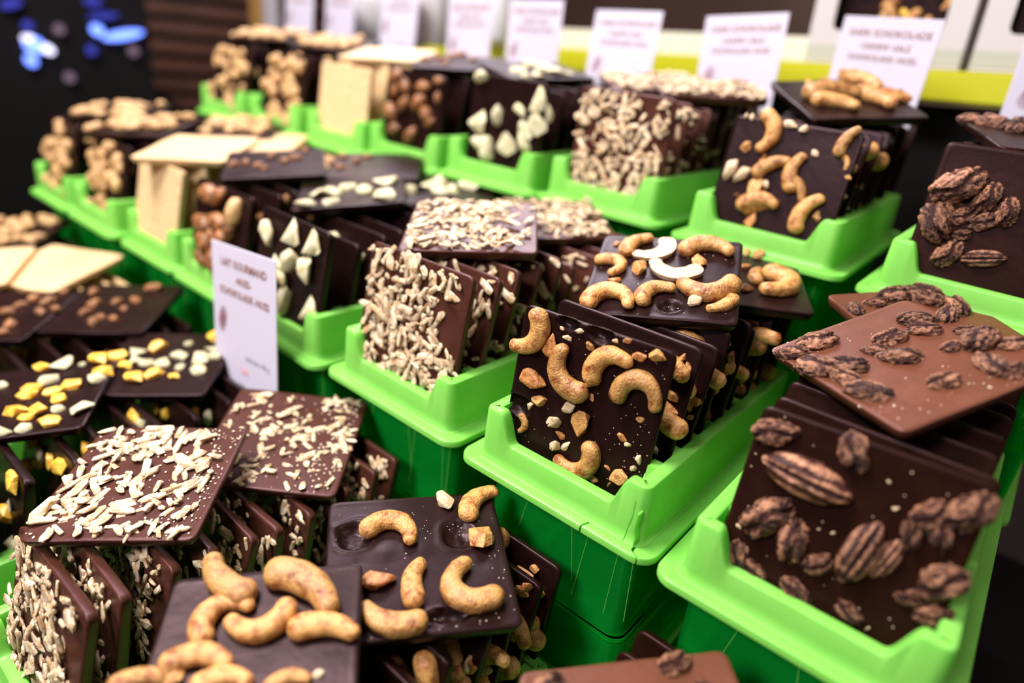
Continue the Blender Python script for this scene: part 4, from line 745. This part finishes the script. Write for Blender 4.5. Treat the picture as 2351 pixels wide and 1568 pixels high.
def gift(px, w, h, label, seed):
    t = link('gift_box', None, None, Matrix.Translation(mid) @ Rm @ Matrix.Translation((px, .012, .0175)) @ Matrix.Scale(S, 4)); tag(t, label, 'box', 'white gift boxes on the lime shelf')
    bm = bmesh.new(); dth = .7; fw, f0, f1 = w*.35, .36, h-.3
    # front panel with a rounded window: outer rectangle joined to inner rounded rectangle
    inn = rrect(-fw, fw, f0, f1, .08, 5); out = []
    for (x, y, nx, ny) in inn:
        cx_, cy_ = 0, (f0+f1)/2; dx, dy = x-cx_, y-cy_; s_ = min(w/2/max(abs(dx), 1e-6), (h/2)/max(abs(dy-(h/2-cy_)), 1e-6) if False else 9e9)
        sy = ((h-cy_)/dy if dy > 0 else (-cy_)/dy) if abs(dy) > 1e-6 else 9e9; s_ = min(s_, sy); out.append((dx*s_, cy_+dy*s_))
    n = len(inn); vi = [bm.verts.new((p[0], 0, p[1])) for p in inn]; vb = [bm.verts.new((p[0], .02, p[1])) for p in inn]; vo = [bm.verts.new((p[0], 0, p[1])) for p in out]
    for i in range(n):
        j = (i+1) % n; bm.faces.new((vo[i], vo[j], vi[j], vi[i])); bm.faces.new((vi[i], vi[j], vb[j], vb[i]))
    cs = [(-w/2, 0), (w/2, 0), (w/2, h), (-w/2, h)]
    for a, b in zip(cs, cs[1:]+cs[:1]): bm.faces.new([bm.verts.new(q) for q in ((a[0], 0, a[1]), (b[0], 0, b[1]), (b[0], dth, b[1]), (a[0], dth, a[1]))])
    bm.faces.new([bm.verts.new((a[0], dth, a[1])) for a in cs])
    bmesh.ops.remove_doubles(bm, verts=bm.verts[:], dist=.0005)
    # corner fill
    for (cx_, cz_) in cs:
        near = sorted(out, key=lambda q: (q[0]-cx_)**2+(q[1]-cz_)**2)[:2]
        try: bm.faces.new([bm.verts.new((cx_, 0, cz_)), bm.verts.new((near[0][0], 0, near[0][1])), bm.verts.new((near[1][0], 0, near[1][1]))])
        except Exception: pass
    bmesh.ops.recalc_face_normals(bm, faces=bm.faces[:])
    link('carton', mesh_from(bm, 'carton', M['offwhite'], False), t, Matrix.Identity(4))
    for q, (zz, hh_) in enumerate(((.12, .16),)):
        link('printed_band', box_mesh('printed_band', (w*.999, .006, hh_), M['band']), t, Matrix.Translation((0, -.004, zz)))
    for sx in (-1, 1):
        for zz in (.95, 1.45, 1.95): link('printed_band', box_mesh('printed_band', (w/2-fw-.03, .006, .24), M['band']), t, Matrix.Translation((sx*(w/2+fw)/2, -.004, zz)))
    link('backing', box_mesh('backing', (2*fw+.1, .02, f1-f0+.1), M['dark']), t, Matrix.Translation((0, .24, (f0+f1)/2)))
    rnd = random.Random(seed)
    bk = link('wrapped_biscuit', hull_mesh('wrapped_biscuit', M['tan'], seed, fw*.9, .3, f1-f0, 20, .1, .4), t, Matrix.Translation((-fw*.55, .16, (f0+f1)/2-.1)))
    for _ in range(46):
        me = rnd.choice(NUT[rnd.choice(['mango', 'ginger', 'caramel_nut', 'peanut', 'cashew_thick'])]); s_ = rnd.uniform(.13, .2)
        link('fruit_piece', me, t, Matrix.Translation((rnd.uniform(-fw*.1, fw*.95), rnd.uniform(.14, .2), rnd.uniform(f0, f1))) @ Matrix.Rotation(math.pi/2, 4, 'X') @ Matrix.Rotation(rnd.uniform(0, 6), 4, 'Z') @ Matrix.Scale(s_, 4))
gift(0.463, 1.68, 2.2, "white gift box with a window full of candied fruit, behind the largest price card", 3)
gift(0.64, 1.68, 2.2, "white gift box cut off by the right edge", 4)
# ---------------------------------------------------------------- far background
def ray(u, v):
    dcam = Vector((u-1175.5, -(v-784), -1524.1)); return (RWC.transposed() @ dcam).normalized()
def far(u, v, dist): return Vector((0, 0, CAMH))+ray(u, v)*dist
def place(name, u, v, dist, tilt=0.0):
    p = far(u, v, dist); r = ray(u, v); z = math.atan2(r.y, r.x)-math.pi/2
    return p, z
# slatted dark wood cabinet at the left
p, z = place('c', 330, 90, 3.0)
cb = link('slatted_cabinet', None, None, Matrix.Translation((p.x, p.y, 0)) @ Matrix.Rotation(z, 4, 'Z')); tag(cb, 'dark brown cabinet with horizontal wooden slats behind the far left trays', 'cabinet')
link('carcass', box_mesh('carcass', (2.0, .4, 2.1), M['black']), cb, Matrix.Translation((-.15, .24, 1.05)))
SL = box_mesh('slat', (1.96, .03, .042), M['wood'], .004)
for k in range(21): link('slat', SL, cb, Matrix.Translation((-.15, .018, .72+.066*k)))
p, z = place('c', 592, 20, 2.75)
o = link('ochre_post', box_mesh('ochre_post', (.05, .05, 2.2), M['ochre'], .004), None, Matrix.Translation((p.x, p.y, 1.1)) @ Matrix.Rotation(z, 4, 'Z')); tag(o, 'narrow ochre post beside the slatted cabinet', 'post')
p, z = place('c', 622, 20, 2.7)
o = link('grey_post', box_mesh('grey_post', (.05, .05, 2.2), M['steel'], .004), None, Matrix.Translation((p.x, p.y, 1.1)) @ Matrix.Rotation(z, 4, 'Z')); tag(o, 'pale grey post just right of the ochre post', 'post')
# foil bags, and glints of light built as glowing spots on an added panel
rnd = random.Random(4)
GLINTS = ((288, 84, .10, .022, 'blue', 14), (226, 72, .026, .032, 'blue', 60), (240, 38, .07, .016, 'bluedim', 8), (75, 108, .045, .04, 'blue', -20), (68, 145, .03, .024, 'blue', -50), (62, 92, .03, .016, 'coolwhite', 0), (108, 118, .02, .03, 'coolwhite', 60),
 (312, 122, .024, .024, 'pinkdim', 0), (212, 120, .024, .024, 'bluedim', 0), (135, 70, .024, .024, 'pinkdim', 0), (160, 185, .024, .024, 'pinkdim', 0), (20, 10, .05, .02, 'bluedim', 20), (215, 5, .04, .02, 'bluedim', 0), (60, 62, .024, .024, 'bluedim', 0))
M['bluedim'] = emit('dim_blue_glint', (.09, .10, .75), .5); M['pinkdim'] = emit('dim_pink_glint', (.55, .35, .5), .35)  # fainter glints, their light given as weak emission
p, z = place('l', 165, 90, 2.16)
lp = link('glint_panel', None, None, Matrix.Translation((p.x, p.y, 0)) @ Matrix.Rotation(z, 4, 'Z')); tag(lp, 'added dark panel holding glowing blue and white glints at the top left', 'glint panel'); inv = lp.matrix_world.inverted() if False else (Matrix.Translation((p.x, p.y, 0)) @ Matrix.Rotation(z, 4, 'Z')).inverted()
link('board', box_mesh('board', (.44, .02, 1.62), M['black'], .003), lp, Matrix.Translation((-.04, .05, .81)))
for i, (u, v, w, h, mm, a) in enumerate(GLINTS):
    q0 = inv @ far(u, v, 2.1); q0.y = .02
    bm = bmesh.new(); bmesh.ops.create_uvsphere(bm, u_segments=16, v_segments=10, radius=.5)
    for q in bm.verts: q.co = Vector((q.co.x*w, q.co.y*.04, q.co.z*h))
    link('glint', mesh_from(bm, 'glint', M[mm]), lp, Matrix.Translation(q0) @ Matrix.Rotation(R_(-a), 4, 'Y'))
p, z = place('s', 60, 260, 2.72)
o = link('side_counter', box_mesh('side_counter', (.9, .5, 1.14), M['black'], .005), None, Matrix.Translation((p.x, p.y, .571)) @ Matrix.Rotation(z, 4, 'Z')); tag(o, 'low black counter below the foil bags at the far left', 'counter')
for i, (u, v, w, h) in enumerate(((-15, 150, .10, .32), (180, 190, .17, .24), (80, 215, .11, .16), (268, 190, .09, .26))):
    p, z = place('b', u, v, (2.84, 2.64, 2.56, 2.86)[i]); p.z = 1.145+h*.52; bm = bmesh.new(); bmesh.ops.create_icosphere(bm, subdivisions=4, radius=.5)
    for q in bm.verts:
        f = 1+.18*fbm(q.co*4+Vector((i*3, 0, 0)))+.10*noise.noise(q.co*11+Vector((i, 2, 0))); q.co = Vector((q.co.x*w*f, q.co.y*.14*f, q.co.z*h*f))
    o = link('foil_bag', mesh_from(bm, 'foil_bag', M['foil' if i != 3 else 'ochre']), None, Matrix.Translation(p) @ Matrix.Rotation(z, 4, 'Z')); tag(o, ['tall crumpled dark foil bag at the left edge, behind', 'wide crumpled dark foil bag below the blue glints', 'small flat dark foil bag above the far left hazelnut slabs', 'olive foil bag before the slatted cabinet'][i], 'bag')
# tins and jars on the shelf behind the cards
for i, (u, v, w, h, mm) in enumerate(((862, 10, .11, .13, 'jar'), (985, 25, .07, .10, 'jar'), (920, 5, .09, .12, 'offwhite'), (1148, 15, .05, .10, 'jar'), (1075, 5, .06, .10, 'offwhite'), (800, 10, .08, .12, 'offwhite'))):
    p, z = place('t', u, v, (1.36, 1.20, 1.50, 1.24, 1.30, 1.75)[i]); bm = bmesh.new(); hh2 = h/2
    prof = [(0, -hh2), (w*.46, -hh2), (w*.5, -hh2+.006), (w*.5, hh2*.62), (w*.46, hh2*.7), (w*.46, hh2*.96), (w*.43, hh2), (0, hh2)]; sg = 24; rr = []
    for (r, zz) in prof[1:-1]: rr.append([bm.verts.new((r*math.cos(2*math.pi*k/sg), r*math.sin(2*math.pi*k/sg), zz)) for k in range(sg)])
    for a, b in zip(rr, rr[1:]):
        for k in range(sg): bm.faces.new((a[k], a[(k+1) % sg], b[(k+1) % sg], b[k]))
    bm.faces.new(list(reversed(rr[0]))); bm.faces.new(rr[-1])
    o = link('storage_tin', mesh_from(bm, 'storage_tin', M[mm], True, 40), None, Matrix.Translation(p)); tag(o, ['wide grey tin behind the white chocolate price card', 'grey tin between two price cards', 'white tin just left of the small grey tin', 'slim grey tin left of the ginger price card', 'slim white tin behind the caramel nut price card', 'tall white tin behind the blurred left cards'][i], 'tin', 'tins on the lime shelf')
"""gift boxes"""
